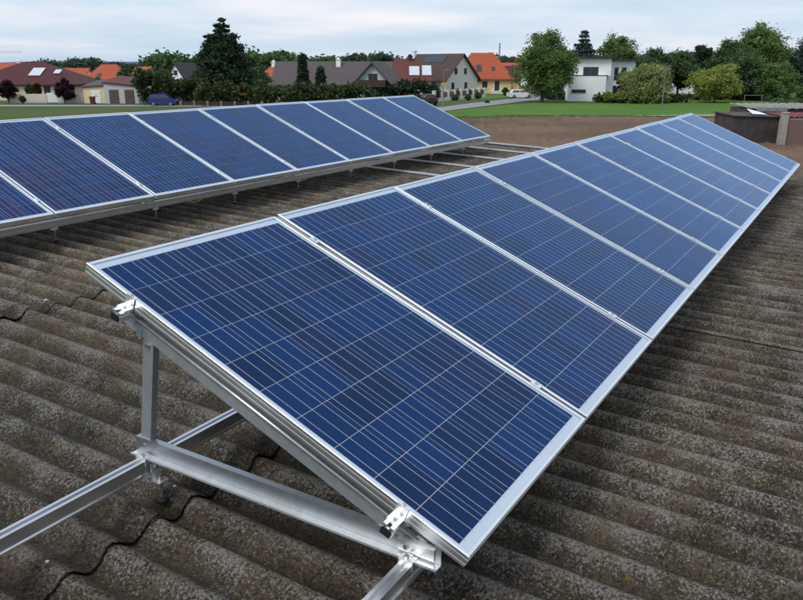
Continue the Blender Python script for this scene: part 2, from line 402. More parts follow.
# ================================================================== THE SHED ROOF WE STAND ON
SL = 0.038; RZ = CAMZ - 1.605                # crest height of the sheets at y = 0
def roofz(y): return RZ + SL * y
SHW = 6 * WAVE
X_JOINT = 4.69
COLS = range(-5, 8)                          # sheet columns, edges at X_JOINT + k*SHW
LAPS = [-4.97, -2.66, -0.36, 1.945, 4.25, 6.55, 8.85]
x_lo, x_hi = X_JOINT - 5 * SHW, X_JOINT + 8 * SHW
y_lo, y_hi = LAPS[0], LAPS[-1]
shed = thing('farm_shed', 'long shed with weathered corrugated cement roof under both rows of solar panels', 'building', ((x_lo + x_hi) / 2, 2, 0))
def sub(o, parent):
    o.parent = parent; o.matrix_parent_inverse = Matrix.Translation(-Vector(parent.location)) if parent.type == 'EMPTY' else Matrix.Identity(4); return o
for a, b in (((x_lo+.15, y_lo+.2, 0), (x_hi-.2, y_lo+.4, roofz(y_lo)-.14)), ((x_lo+.15, y_hi-.4, 0), (x_hi-.2, y_hi-.2, roofz(y_hi)-.14)),
             ((x_lo+.15, y_lo+.42, 0), (x_lo+.35, y_hi-.42, roofz(y_lo)-.14)), ((x_hi-.4, y_lo+.42, 0), (x_hi-.2, y_hi-.42, roofz(y_lo)-.14))):
    sub(MB().box(a, b).build('wall', concrete_m), shed)
rf = MB(); rf.add([(x_lo+.05, y_lo+.05, roofz(y_lo)-.12), (x_hi-.05, y_lo+.05, roofz(y_lo)-.12), (x_hi-.05, y_hi-.05, roofz(y_hi)-.12), (x_lo+.05, y_hi-.05, roofz(y_hi)-.12),
     (x_lo+.05, y_lo+.05, roofz(y_lo)-.075), (x_hi-.05, y_lo+.05, roofz(y_lo)-.075), (x_hi-.05, y_hi-.05, roofz(y_hi)-.075), (x_lo+.05, y_hi-.05, roofz(y_hi)-.075)],
    [(0,3,2,1),(4,5,6,7),(0,1,5,4),(1,2,6,5),(2,3,7,6),(3,0,4,7)])
roof = sub(rf.build('roof', deck_m), shed)
AMP = 0.0240
def sheet_mesh(seed, length):
    """one sheet: local x 0..SHW (+ lap), local y 0..length, z 0 = crest; low-y end rides over the sheet below"""
    rng = random.Random(seed); m = MB()
    over = 0.045; nx = 6 * 16 + 4; ny = 12; T = 0.0068
    ph = [rng.uniform(0, 6.28) for _ in range(4)]
    for side in (0, 1):
        for j in range(ny + 1):
            y = length * j / ny
            for i in range(nx + 1):
                x = (SHW + over) * i / nx + 0.0
                wx = (X_JOINT + x - CREST0) / WAVE
                z = AMP * (math.cos(2 * math.pi * wx) - 1)
                z += 0.0018 * math.sin(y * 3.1 + ph[0]) + 0.0014 * math.sin(x * 5 + ph[1])
                z += 0.0165 * (1 - j / ny) ** 1.5 + (0.010 * max(0, 1 - (SHW - x) / 0.3))
                ye = y
                if j == 0: ye += rng.uniform(-0.004, 0.004) + 0.006 * math.sin(wx * 9 + ph[2]) * 0.6
                m.v.append((x, ye, z - T * side))
    o = (nx + 1) * (ny + 1)
    for j in range(ny):
        for i in range(nx):
            a = j * (nx + 1) + i; m.f.append((a, a+1, a+nx+2, a+nx+1)); m.f.append((o+a, o+a+nx+1, o+a+nx+2, o+a+1))
    for i in range(nx):
        m.f.append((o+i, o+i+1, i+1, i)); a = ny * (nx + 1) + i; m.f.append((a, a+1, o+a+1, o+a))
    for j in range(ny):
        a = j * (nx + 1); m.f.append((a, a+nx+1, o+a+nx+1, o+a)); b = a + nx; m.f.append((o+b, o+b+nx+1, b+nx+1, b))
    return m.mesh('corrugated_sheet', roof_m, True)
SH = [sheet_mesh(s, 2.305 + 0.16) for s in range(5)]
random.seed(21)
for r in range(len(LAPS) - 1):
    for c in COLS:
        o = obj('corrugated_sheet', random.choice(SH), roof)
        y0 = LAPS[r] + random.uniform(-.012, .012)
        lift = 0.026 if (c == 0 and r in (1, 2)) else random.uniform(0, 0.003)
        o.location = Vector((X_JOINT + c * SHW, y0, roofz(y0) + lift)) - Vector(shed.location)
        o.rotation_euler = (math.atan(SL), 0, random.uniform(-.0012, .0012))
        o.matrix_parent_inverse = Matrix.Identity(4)
# roof is a child of shed with an inverse; give sheets the same base
for ch in roof.children:
    ch.location = Vector(ch.location) + Vector(shed.location)
# pale joint strips between the rows at the far end
for x, ya, yb in ((13.0, 3.1, 6.6), (12.12, 3.1, 6.6), (11.06, 3.0, 6.4), (10.0, 3.0, 6.2), (8.94, 3.0, 6.0)):
    M = Matrix.Translation((x, ya, roofz(ya) + 0.012)) @ Matrix.Rotation(math.atan(SL), 4, 'X')
    m = MB(); m.cbox((-.022, 0, 0), (.022, yb - ya, .020), .004, M)
    m.build('joint_strip', strip_m, roof)
# roofing screws and caps: worn washers near the end laps
sm = MB()
sm.tube([(0, 0, 0), (0, 0, .004)], .014, 10); sm.tube([(0, 0, .004), (0, 0, .011)], .006, 6)
screw_me = sm.mesh('roof_screw', strip_m)
for r in range(2, len(LAPS) - 1):
    for c in range(-4, 8):
        for wv in (1, 4):
            k = round((X_JOINT + c * SHW - CREST0) / WAVE) + wv
            x = CREST0 + k * WAVE; y = LAPS[r] + 0.09
            if x < 0.8: continue
            o = obj('roof_screw', screw_me, roof, (x, y, roofz(y) + .0095))

# ================================================================== SOLAR PANELS
TILT = R(23); PL = 1.62; PW = 0.992; PITCH = 1.012; FD = 0.042
B0 = Vector((1.605, 0.759, CAMZ - 1.280))    # lower near corner of the front row (top face)
ROW = Vector((0, 4.63, 0.17))
NX, NY = 6, 10
MX, MYY = 0.024, 0.044
cw, ch_ = (PW - 2 * MX) / NX, (PL - 2 * MYY) / NY
CG = 0.0024
def panel_meshes():
    d = {}
    m = MB(); lip = 0.012                       # frame: four mitred bars with a lip and a small step on the short bars
    def bar(p0, p1, inward):
        p0, p1, n = Vector(p0), Vector(p1), Vector(inward)
        t = (p1 - p0).normalized()
        prof = [(0, -FD), (0.026, -FD), (0.026, -FD + .002), (0.003, -FD + .002), (0.003, -.004), (lip, -.004), (lip, -.0008), (lip - .0008, 0), (0.0012, 0), (0, -.0012),
                (0, -.012), (.0012, -.0125), (.0012, -.0145), (0, -.015), (0, -.030), (.0012, -.0305), (.0012, -.0325), (0, -.033)]
        n_ = len(prof); vs = []
        for a, sgn in ((p0, 1), (p1, -1)):
            for q, z in prof: vs.append(a + n * q + t * (sgn * q) + Vector((0, 0, z)))
        m.add(vs, [tuple(range(n_)), tuple(range(n_, 2*n_))[::-1]] + [(i, n_ + i, n_ + (i+1) % n_, (i+1) % n_) for i in range(n_)])
    c = [(0, 0, 0), (PW, 0, 0), (PW, PL, 0), (0, PL, 0)]
    bar(c[0], c[1], (0, 1, 0)); bar(c[1], c[2], (-1, 0, 0)); bar(c[2], c[3], (0, -1, 0)); bar(c[3], c[0], (1, 0, 0))
    d['frame'] = m.mesh('frame', frame_m)
    d['backsheet'] = MB().box((.005, .005, -.010), (PW - .005, PL - .005, -.0072)).mesh('backsheet', back_m)
    g0 = .0125; d['glass'] = MB().poly([(g0, g0, -.0024), (PW - g0, g0, -.0024), (PW - g0, PL - g0, -.0024), (g0, PL - g0, -.0024)]).mesh('glass', glass_m)
    cb = lambda m, x, y: m.add([(x+CG/2, y+CG/2, -.0062), (x+cw-CG/2, y+CG/2, -.0062), (x+cw-CG/2, y+ch_-CG/2, -.0062), (x+CG/2, y+ch_-CG/2, -.0062),
                                (x+CG/2, y+CG/2, -.0072), (x+cw-CG/2, y+CG/2, -.0072), (x+cw-CG/2, y+ch_-CG/2, -.0072), (x+CG/2, y+ch_-CG/2, -.0072)],
                               [(0,1,2,3),(0,4,5,1),(1,5,6,2),(2,6,7,3),(3,7,4,0)])
    m = MB(); cb(m, 0, 0); d['cell'] = m.mesh('cell', cell_m)
    m = MB()
    for i in range(NX):
        for j in range(NY): cb(m, MX + i*cw, MYY + j*ch_)
    d['cells'] = m.mesh('cells', cell_m)
    m = MB()
    for i in range(NX):
        for f in (1/6, .5, 5/6):
            x = MX + (i + f) * cw; m.box((x - .0010, MYY - .006, -.0062), (x + .0010, PL - MYY + .006, -.0058))
    d['busbars'] = m.mesh('busbars', busbar_m)
    m = MB(); m.cbox((PW/2 - .06, PL - .22, -.036), (PW/2 + .06, PL - .11, -.0105), .004); d['junction_box'] = m.mesh('junction_box', washer_m)
    return d
PM = panel_meshes()
ORD = ['first', 'second', 'third', 'fourth', 'fifth', 'sixth', 'seventh', 'eighth', 'ninth', 'tenth']
def panel(row, k, label, single, rng):
    o = thing('solar_panel', label, 'solar panel', B0 + ROW * row + Vector((k * PITCH + rng.uniform(-.001, .001), 0, 0)), 0,
              'solar panels of the front row' if row == 0 else 'solar panels of the back row')
    o.rotation_euler = (TILT + rng.uniform(-.0025, .0025), rng.uniform(-.0015, .0015), 0)
    vio = {(0, 3): .8, (0, 5): .3, (1, 1): 1.0, (1, 2): 1.0, (1, 4): .5, (1, 7): .4}.get((row, k), rng.uniform(0, .25))
    g_ = rng.uniform(.92, 1.1); tint = (g_ * (1 + 3.2 * vio), g_ * (1 - .12 * vio), g_, 1)
    for n in ('frame', 'backsheet', 'junction_box'): obj(n, PM[n], o)
    if single:
        for i in range(NX):
            for j in range(NY): obj('cell', PM['cell'], o, (MX + i*cw, MYY + j*ch_, 0)).color = tint
    else:
        q = obj('cells', PM['cells'], o); q['kind'] = 'stuff'; q.color = tint
    obj('busbars', PM['busbars'], o)['kind'] = 'stuff'; obj('glass', PM['glass'], o)
rng = random.Random(4)
for k in range(10):
    panel(0, k, ['nearest blue solar panel of the front row, at its open end', 'blue solar panel, second from the near end of the front row', 'blue solar panel, third from the near end of the front row',
        'blue solar panel, fourth from the near end of the front row', 'blue solar panel, fifth from the near end of the front row', 'blue solar panel, fifth from the far end of the front row',
        'blue solar panel, fourth from the far end of the front row', 'blue solar panel, third from the far end of the front row', 'blue solar panel, next to last at the far end of the front row',
        'farthest solar panel of the front row, beside the dark shed'][k], k < 6, rng)
for k in range(1, 10):
    panel(1, k, [None, 'solar panel of the back row cut off at the left picture edge, lowest corner only', 'violet tinged solar panel of the back row, second from the left picture edge',
        'blue solar panel of the back row, third from the left picture edge', 'blue solar panel of the back row below the blue van', 'blue solar panel, fifth from the far end of the back row',
        'blue solar panel, fourth from the far end of the back row', 'blue solar panel, third from the far end of the back row', 'blue solar panel, next to last at the far end of the back row',
        'farthest solar panel of the back row, next to the lawn'][k], k < 4, rng)

# ================================================================== MOUNTING FRAMES
def mount(row, xs, x_start, label):
    off = ROW * row
    T = thing('mounting_frame', label, 'mounting frame', (1.63 + off.x, 1.5 + off.y, roofz(1.5 + off.y)), 0)
    base = Vector(T.location)
    P = lambda x, y, z: Vector((x, y, z)) + off - base
    # panel plane -> local frame (x along row, y up slope, z normal)
    PMx = Matrix.Translation(B0 + off - base) @ Matrix.Rotation(TILT, 4, 'X')
    x_end = B0.x + 10 * PITCH + 0.04
    def part(m, name, mat, par=T, sm=False): return m.build(name, mat, par, sm)
    # two module rails under the panels, black caps at the near end
    for v in (0.228, 1.385):
        h = 0.036; w2 = 0.019; t = .003; n0 = -FD - .001
        prof = [(v-w2, n0-h), (v+w2, n0-h), (v+w2, n0-.014), (v+w2-.004, n0-.012), (v+w2-.004, n0-.008), (v+w2, n0-.006), (v+w2, n0), (v+.006, n0), (v+.006, n0-.009), (v-.006, n0-.009), (v-.006, n0), (v-w2, n0),
                (v-w2, n0-.006), (v-w2+.004, n0-.008), (v-w2+.004, n0-.012), (v-w2, n0-.014)]
        xs0 = x_start - 0.055 - B0.x
        r = part(MB().prism(prof, xs0, x_end - B0.x, PMx), 'module_rail', rail_m)
        part(MB().cbox((xs0 - .004, v - w2 + .002, n0 - h + .002), (xs0 - .0005, v + w2 - .002, n0 - .011), .002, PMx), 'end_cap', washer_m, r)
        # end clamp: Z bracket with a bolt
        def endclamp(xe, sg):
            m = MB(); A = lambda a, b: (min(a, b), max(a, b))
            x0, x1 = A(xe - sg*.006, xe + sg*.008); m.box((x0, v-.020, .0010), (x1, v+.020, .0042), PMx)
            x0, x1 = A(xe - sg*.006, xe - sg*.0025); m.box((x0, v-.020, n0+.004), (x1, v+.020, .0010), PMx)
            x0, x1 = A(xe - sg*.040, xe - sg*.006); m.box((x0, v-.020, n0+.004), (x1, v+.020, n0+.0075), PMx)
            x0, x1 = A(xe - sg*.040, xe - sg*.0365); m.box((x0, v-.020, n0+.0005), (x1, v+.020, n0+.004), PMx)
            c = part(m, 'end_clamp', clamp_m, T)
            part(MB().tube([PMx @ Vector((xe - sg*.022, v, n0+.0075)), PMx @ Vector((xe - sg*.022, v, n0+.015))], .0065, 6), 'bolt', steel_m, c)
            part(MB().tube([PMx @ Vector((xe + sg*.001, v, .0042)), PMx @ Vector((xe + sg*.001, v, .0075))], .0055, 8), 'bolt', steel_m, c)
        endclamp(x_start - B0.x, 1); endclamp(x_end - .04 - .02 - B0.x, -1)
        k0 = round((x_start - B0.x) / PITCH)
        for k in range(k0 + 1, 10):
            xc = k * PITCH - 0.010; m = MB()
            m.box((xc-.017, v-.022, .0012), (xc+.017, v+.022, .0048), PMx); m.box((xc-.0085, v-.021, n0+.002), (xc+.0085, v+.021, .0012), PMx)
            c = part(m, 'mid_clamp', clamp_m)
            part(MB().tube([PMx @ Vector((xc, v, .0048)), PMx @ Vector((xc, v, .009))], .0065, 6), 'bolt', steel_m, c)
    # base rails along the row on hanger bolts
    ends = {}
    for yb, zt in ((2.065, 3.745), (0.955, 3.732)):
        h, w2 = .056, .021
        prof = [(-w2, -h), (w2, -h), (w2, -h+.006), (w2-.006, -h+.010), (w2-.006, -.022), (w2, -.018), (w2, 0), (.008, 0), (.008, -.012), (-.008, -.012), (-.008, 0), (-w2, 0), (-w2, -.018), (-w2+.006, -.022), (-w2+.006, -h+.010), (-w2, -h+.006)]
        M = Matrix.Translation(P(0, yb, zt))
        xs0 = 0.62 if row == 0 else x_start - .7
        r = part(MB().prism(prof, xs0, x_end + .35, M), 'base_rail', rail_m)
        nb = [x for x in [1.63 + .0 + 1.062 * i for i in range(0, 12)] if xs0 + .3 < x < x_end + .3]
        for x in nb:
            zr = roofz(yb + off.y) - (off.z)           # local height before the row offset is added
            # angle bracket beside the rail, stud, nuts and rubber washer
            sd = 1 if yb > 1.5 else -1; ya_ = lambda a, b: (min(yb - sd*a, yb - sd*b), max(yb - sd*a, yb - sd*b))
            q0, q1 = ya_(.030, .0255); m = MB(); m.box((x-.022, q0, zt-.085), (x+.022, q1, zt-.016), Matrix.Translation(off-base))
            q0, q1 = ya_(.064, .0255); m.box((x-.022, q0, zt-.0895), (x+.022, q1, zt-.085), Matrix.Translation(off-base))
            b = part(m, 'hanger_bracket', clamp_m)
            m = MB(); m.tube([P(x, yb-sd*.046, zr-.01), P(x, yb-sd*.046, zt-.062)], .006, 8)
            m.tube([P(x, yb-sd*.046, zt-.0845), P(x, yb-sd*.046, zt-.074)], .011, 6); m.tube([P(x, yb-sd*.046, zt-.100), P(x, yb-sd*.046, zt-.090)], .011, 6)
            m.tube([P(x, yb-sd*.029, zt-.035), P(x, yb-sd*.036, zt-.035)], .009, 6)
            part(m, 'hanger_bolt', steel_m, b)
            zc = zr + .006
            part(MB().tube([P(x, yb-sd*.046, zc-.006), P(x, yb-sd*.046, zc+.003), P(x, yb-sd*.046, zc+.008), P(x, yb-sd*.046, zc+.012)], [.024, .022, .016, .012], 12), 'rubber_washer', washer_m, b, True)
    if row == 1:
        for xc in (5.25, 6.92):
            y0 = 0.955 - .03; pts = [P(xc + .09 * t, y0 - .004 * math.cos(t * 3), 3.676 - .016 * (1 - t * t)) for t in [-1 + .2 * i for i in range(11)]]
            part(MB().tube(pts, .005, 6), 'yellow_cable', yellow_m, T, True)
    # triangles
    for i, x in enumerate(xs):
        ym, zm = 2.13, 3.746; yf, zf = 0.86, 3.733
        ang = math.atan2(zm - zf, ym - yf); ln = math.hypot(ym - yf, zm - zf)
        B = Matrix.Translation(P(x, yf, zf)) @ Matrix.Rotation(ang, 4, 'X') @ Matrix.Rotation(math.pi/2, 4, 'Z')   # local x along +Y, local y = -X
        # U shaped base beam: web with a flange at the bottom (towards the open end) and a short top lip
        prof = [(-.004, 0.001), (0, .001), (0, .062), (-.024, .062), (-.024, .059), (-.004, .059)]
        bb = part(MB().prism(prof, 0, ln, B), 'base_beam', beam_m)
        part(MB().prism([(.0005, .001), (.030, .001), (.030, .0085), (.026, .0085), (.026, .005), (.0005, .005)], 0, ln, B), 'flange', clamp_m, bb)  # flange in brighter metal than the web: its skyward light painted in
        for yy in (0.955, 2.065):                       # clamp joining beam and rail
            m = MB(); t = yy - yf
            m.box((t-.024, .008, .0045), (t+.024, .036, .009), B); m.box((t-.024, .036, -.020), (t+.024, .040, .009), B); m.box((t-.010, .008, .009), (t+.010, .022, .013), B)
            c = part(m, 'cross_clamp', clamp_m, bb)
            part(MB().tube([B @ Vector((t+.004, .026, .009)), B @ Vector((t+.004, .026, .018))], .008, 6), 'bolt', steel_m, c)
        # rafter under the module rails
        n1 = -FD - .001 - .037; xr = x - B0.x + .004
        prof = [(0, n1-.062), (.026, n1-.062), (.026, n1-.059), (.003, n1-.059), (.003, n1-.003), (.026, n1-.003), (.026, n1), (0, n1)]
        RM = PMx @ Matrix.Translation((xr, 0, 0)) @ Matrix(((0, 1, 0, 0), (1, 0, 0, 0), (0, 0, 1, 0), (0, 0, 0, 1)))  # local x -> slope, local y -> row
        rfm = MB().prism(prof, 0.10, 1.455, RM)
        rfm.f = [f[::-1] for f in rfm.f]
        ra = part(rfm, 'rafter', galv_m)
        # round bead along the top edge of the rafter
        part(MB().tube([PMx @ Vector((xr - .0085, .16, n1 - .002)), PMx @ Vector((xr - .0085, 1.43, n1 - .002))], .0085, 10), 'edge_tube', steel_m, ra, True)
        for v in (0.228, 1.385):
            m = MB(); m.box((xr-.028, v-.034, n1-.020), (xr-.0035, v-.004, n1-.0165), PMx); m.box((xr-.004, v-.034, n1-.030), (xr-.0005, v+.004, n1+.012), PMx)
            c = part(m, 'saddle', clamp_m, ra)
            part(MB().tube([PMx @ Vector((xr-.001, v-.019, n1-.008)), PMx @ Vector((xr-.016, v-.019, n1-.008))], .0075, 6), 'bolt', steel_m, c)
        # rear post, C section, leaning slightly
        pb, pt = Vector((x, 2.092, 3.752)), Vector((x, 2.010, 4.215))
        dv = pt - pb; L = dv.length; th = math.atan2(-dv.y, dv.z)
        PT = Matrix.Translation(P(*pb)) @ Matrix.Rotation(th, 4, 'X') @ Matrix.Rotation(-math.pi/2, 4, 'Y')  # local x up, y = Y, z = -X..
        prof = [(-.025, -.032), (-.022, -.032), (-.022, -.009), (.022, -.009), (.022, -.032), (.025, -.032), (.025, -.006), (-.025, -.006)]
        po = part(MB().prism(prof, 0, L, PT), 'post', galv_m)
        part(MB().tube([PT @ Vector((L-.035, .0, -.0055)), PT @ Vector((L-.035, 0, .004))], .009, 6), 'bolt', steel_m, po); part(MB().tube([PT @ Vector((.03, .0, -.0055)), PT @ Vector((.03, 0, .006))], .008, 6), 'bolt', steel_m, po)
        m = MB(); m.box((L-.020, .0285, -.030), (L+.016, .046, -.001), PT); part(m, 'bracket', galv_m, po)
        # foot hinge at the low end joining rafter and beam
        hm = MB(); hm.box((.075, -.030, .012), (.20, -.0265, .058), B); hm.box((.02, .0005, .012), (.14, .006, .050), B)
        hp = part(hm, 'hinge_plate', clamp_m, bb)
        part(MB().tube([B @ Vector((.11, .006, .032)), B @ Vector((.11, .014, .032))], .009, 6), 'bolt', steel_m, hp)
    return T
mount(0, [1.63 + 2.02 * i for i in range(5)] + [11.66], B0.x, 'aluminium mounting frame carrying the front row of solar panels')
mount(1, [2.66 + 2.02 * i for i in range(5)] + [11.66], B0.x + PITCH, 'aluminium mounting frame carrying the back row of solar panels')

# ================================================================== TREES AND HEDGES
def leaves(m, c, rad, n, size, rng, squash=1.0):
    for _ in range(n):
        while True:
            p = Vector((rng.gauss(0, .5), rng.gauss(0, .5), rng.gauss(0, .5) * squash))
            if p.length < 1.3: break
        p = c + p * rad
        a = Vector((rng.gauss(0, 1), rng.gauss(0, 1), rng.gauss(0, .6))).normalized()
        b = a.cross(Vector((rng.gauss(0, 1), rng.gauss(0, 1), rng.gauss(0, 1)))).normalized()
        s = size * rng.uniform(.55, 1.25); a *= s; b *= s * .7
        o = len(m.v); m.v += [tuple(p - a), tuple(p + b * .8), tuple(p + a), tuple(p - b * .8)]; m.f.append((o, o+1, o+2, o+3))
def crown_round(w, h, z0, rng, n_cl=60, per=55, size=.24, lobes=7, droop=0.0):
    m = MB(); L = []
    for i in range(lobes):
        g = rng.uniform(0, 6.28); rr = rng.uniform(.15, .55) * w / 2; zz = z0 + h * rng.uniform(.22, .80)
        k = 1 - abs((zz - z0) / h - .42) * .9
        L.append((Vector((rr * k * math.cos(g), rr * k * math.sin(g), zz)), w / 2 * rng.uniform(.42, .62) * k, h * rng.uniform(.16, .26)))
    L.append((Vector((0, 0, z0 + h * .45)), w * .42, h * .40)); L.append((Vector((rng.uniform(-.1, .1) * w, 0, z0 + h * .80)), w * .20, h * .19))
    tot = sum(a[1] ** 2 for a in L)
    for c, r, hh in L:
        for _ in range(max(4, int(n_cl * r * r / tot * 1.6))):
            d = Vector((rng.gauss(0, 1), rng.gauss(0, 1), rng.gauss(0, 1))).normalized() * rng.uniform(.62, 1.0)
            p = c + Vector((d.x * r, d.y * r, d.z * hh)); p.z = max(p.z, z0 + .03 * h)
            cr = rng.uniform(.10, .2) * w * .62
            leaves(m, p, cr, int(per * 2.1), size * .70, rng, .75); leaves(m, c + (p - c) * .55, cr * 1.1, per // 4, size * 1.5, rng, .8)
            if droop: leaves(m, p - Vector((0, 0, cr * droop)), cr * .7, per // 2, size, rng, 1.6)
    return m
def crown_cone(w, h, z0, rng, per=46, size=.24, power=.85, irregular=.2):
    m = MB(); z = 0.0
    while z < 1:
        r = w / 2 * (1 - z) ** power * rng.uniform(1 - irregular, 1 + irregular * .5) + .12
        k = max(3, int(2 * math.pi * r / (w * .15)))
        for i in range(k):
            g = 6.28 * (i + rng.random()) / k; rr = r * rng.uniform(.72, 1.02)
            leaves(m, Vector((rr * math.cos(g), rr * math.sin(g), z0 + z * h - rr * .12)), max(.35, r * .34), per, size, rng, .5)
            leaves(m, Vector((rr * .45 * math.cos(g), rr * .45 * math.sin(g), z0 + z * h)), max(.3, r * .4), per // 3, size, rng, .6)
        z += rng.uniform(.045, .07)
    leaves(m, Vector((0, 0, z0 + h * .97)), .3, per // 2, size * .8, rng, 1.6)
    return m
def trunk(h, r, rng, limbs=5):
    m = MB(); m.tube([(0, 0, -.1), (.05, .02, h * .35), (.0, .06, h * .7), (.08, 0, h)], [r * 1.25, r, r * .75, r * .35], 8)
    for i in range(limbs):
        g = rng.uniform(0, 6.28); z = h * rng.uniform(.35, .85); ln = h * rng.uniform(.25, .4)
        m.tube([(0, 0, z), (ln * .5 * math.cos(g), ln * .5 * math.sin(g), z + ln * .35), (ln * math.cos(g), ln * math.sin(g), z + ln * .6)], [r * .5, r * .3, r * .12], 6)
    return m
def tree(name, label, u, D, v_top, width_px, mat, kind='round', group=None, seed=0, v_bot=None, **k):
    rng = random.Random(seed * 77 + int(u)); p = at(u, D); h = zat(v_top, D); w = width_px * D / 757.0
    t = thing(name, label, 'tree', p, rng.uniform(0, 6.28), group)
    z0 = zat(v_bot, D) if v_bot else h * (.10 if kind == 'cone' else .14)
    z0 = max(.1, z0)
    tk = trunk(h * (.8 if kind == 'round' else .9), max(.12, h * .022), rng, 5 if kind == 'round' else 0)
    tk.build('trunk', bark_m, t)
    c = crown_round(w, h - z0, z0, rng, **k) if kind == 'round' else crown_cone(w, h - z0, z0, rng, **k)
    c.build('crown', mat, t); return t
def hedge(name, label, u0, u1, D, v_top, mat, depth=1.6, uneven=.18, seed=1, group=None, cat='hedge', v_bot=None):
    rng = random.Random(seed); a, b = at(u0, D), at(u1, D); h = zat(v_top, D); ln = (b - a).length
    t = thing(name, label, cat, (a + b) / 2, math.atan2((b - a).y, (b - a).x), group); m = MB(); st = MB()
    n = int(ln * h * 3.6) + 8
    ph = rng.uniform(0, 6)
    for i in range(n):
        x = rng.uniform(-ln/2, ln/2); hh = h * (1 + uneven * (.6 * math.sin(x * .9 + ph) + .4 * math.sin(x * 2.3 + ph * 2)) - uneven * .5)
        z = hh * math.sqrt(rng.random()) * .94
        leaves(m, Vector((x, rng.uniform(-depth/2, depth/2), max(.25, z))), .62, 44, .27, rng)
    for i in range(int(ln / 1.6) + 1):
        x = -ln/2 + .5 + i * 1.6
        if x < ln/2 - .3: st.tube([(x, 0, -.05), (x + .05, .03, h * .4), (x - .05, 0, h * .75)], [.07, .05, .02], 6)
    st.build('stem', bark_m, t); m.build('foliage', mat, t); return t

# ---- far woods that read as one mass
def wood(label, spans, D, mat, seed):
    rng = random.Random(seed); m = MB(); c0 = at(spans[0][0], D)
    for (u0, u1, vt0, vt1) in spans:
        n = int((u1 - u0) * D / 757 / 1.5) + 2
        for i in range(n):
            f = rng.random(); u = u0 + (u1 - u0) * f; DD = D + rng.uniform(-14, 22)
            e = 4 * f * (1 - f); vt = vt0 + (vt1 - vt0) * rng.random() + (1 - min(1, e * 2.2)) * 4
            p = at(u, DD); h = max(3, zat(vt, DD))
            for _ in range(13):
                leaves(m, p + Vector((rng.gauss(0, 1.5), rng.gauss(0, 1.5), h * (1 - .85 * rng.random() ** 1.3) - 1.2)), 1.9, 30, .7, rng, .7)
    o = m.build('distant_wood', mat); o['kind'] = 'stuff'; tag(o, label, 'wood'); return o
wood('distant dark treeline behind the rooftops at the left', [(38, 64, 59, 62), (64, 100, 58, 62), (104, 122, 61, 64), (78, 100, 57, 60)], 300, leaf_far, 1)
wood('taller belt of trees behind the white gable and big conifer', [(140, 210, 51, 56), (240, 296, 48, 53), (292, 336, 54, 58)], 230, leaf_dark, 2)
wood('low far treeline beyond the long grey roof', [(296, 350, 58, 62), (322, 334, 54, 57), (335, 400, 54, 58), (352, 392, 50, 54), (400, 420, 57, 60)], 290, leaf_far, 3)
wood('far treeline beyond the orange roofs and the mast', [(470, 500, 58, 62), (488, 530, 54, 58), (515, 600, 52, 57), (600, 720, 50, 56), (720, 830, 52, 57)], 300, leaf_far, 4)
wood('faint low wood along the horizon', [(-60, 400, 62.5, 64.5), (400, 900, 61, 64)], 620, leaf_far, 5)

# ================================================================== HOUSES
def windows(T, lst, y=-0.0, frame=frame_w, axis='y', par=None):
    """lst of (x0,x1,z0,z1) on the plane facing local -Y at y (or axis 'x': facing local +X / -X at that x)"""
    for (a, b, z0, z1) in lst:
        m = MB(); t = .07; q = MB()
        if axis == 'y':
            for (p0, p1) in (((a, y-.05, z0), (a+t, y+.04, z1)), ((b-t, y-.05, z0), (b, y+.04, z1)), ((a+t, y-.05, z1-t), (b-t, y+.04, z1)), ((a+t, y-.05, z0), (b-t, y+.04, z0+t))): m.box(p0, p1)
            if b - a > 1.3: m.box(((a+b)/2-.04, y-.045, z0+t), ((a+b)/2+.04, y+.03, z1-t))
            m.box((a-.06, y-.10, z0-.06), (b+.06, y-.001, z0-.002)); q.box((a+t, y-.02, z0+t), (b-t, y-.012, z1-t))
        else:
            s = 1 if axis == 'x+' else -1
            A = lambda u0, u1: (min(y+s*u0, y+s*u1), max(y+s*u0, y+s*u1))
            x0, x1 = A(-.04, .05)
            for (p0, p1) in (((x0, a, z0), (x1, a+t, z1)), ((x0, b-t, z0), (x1, b, z1)), ((x0, a+t, z1-t), (x1, b-t, z1)), ((x0, a+t, z0), (x1, b-t, z0+t))): m.box(p0, p1)
            if b - a > 1.3: m.box((x0+.005, (a+b)/2-.04, z0+t), (x1-.005, (a+b)/2+.04, z1-t))
            x0, x1 = A(.012, .02); q.box((x0, a+t, z0+t), (x1, b-t, z1-t))
        w_ = m.build('window', frame, T); q.build('pane', pane_m, w_)
def roof_gable(T, w, d, h, hr, mat, ov=.5, axis='x', t=.22, hip=0.0):
    """ridge along local x (length w) or y; hip = ridge shortening at both ends"""
    m = MB()
    W, Dd = (w, d) if axis == 'x' else (d, w)
    ex, ey = W/2 + ov, Dd/2 + ov; sl = hr / (Dd/2); ze = h - ov * sl; zr = h + hr
    rx = ex - hip if hip else ex
    lo = [(-ex, -ey, ze), (ex, -ey, ze), (ex, ey, ze), (-ex, ey, ze), (-rx, 0, zr), (rx, 0, zr)]
    up = [(x, y, z + t) for x, y, z in lo]
    vs = lo + up
    if axis == 'y': vs = [(-y, x, z) for x, y, z in vs]
    fs = [(6,7,11,10), (8,9,10,11), (0,4,5,1), (2,5,4,3), (0,1,7,6), (2,3,9,8)]
    fs += [(7,8,11), (9,6,10), (1,5,2), (3,4,0), (1,2,8,7), (3,0,6,9)] if hip else [(1,5,11,7), (5,2,8,11), (3,4,10,9), (4,0,6,10)]
    m.add(vs, fs); return m.build('roof', mat, T)
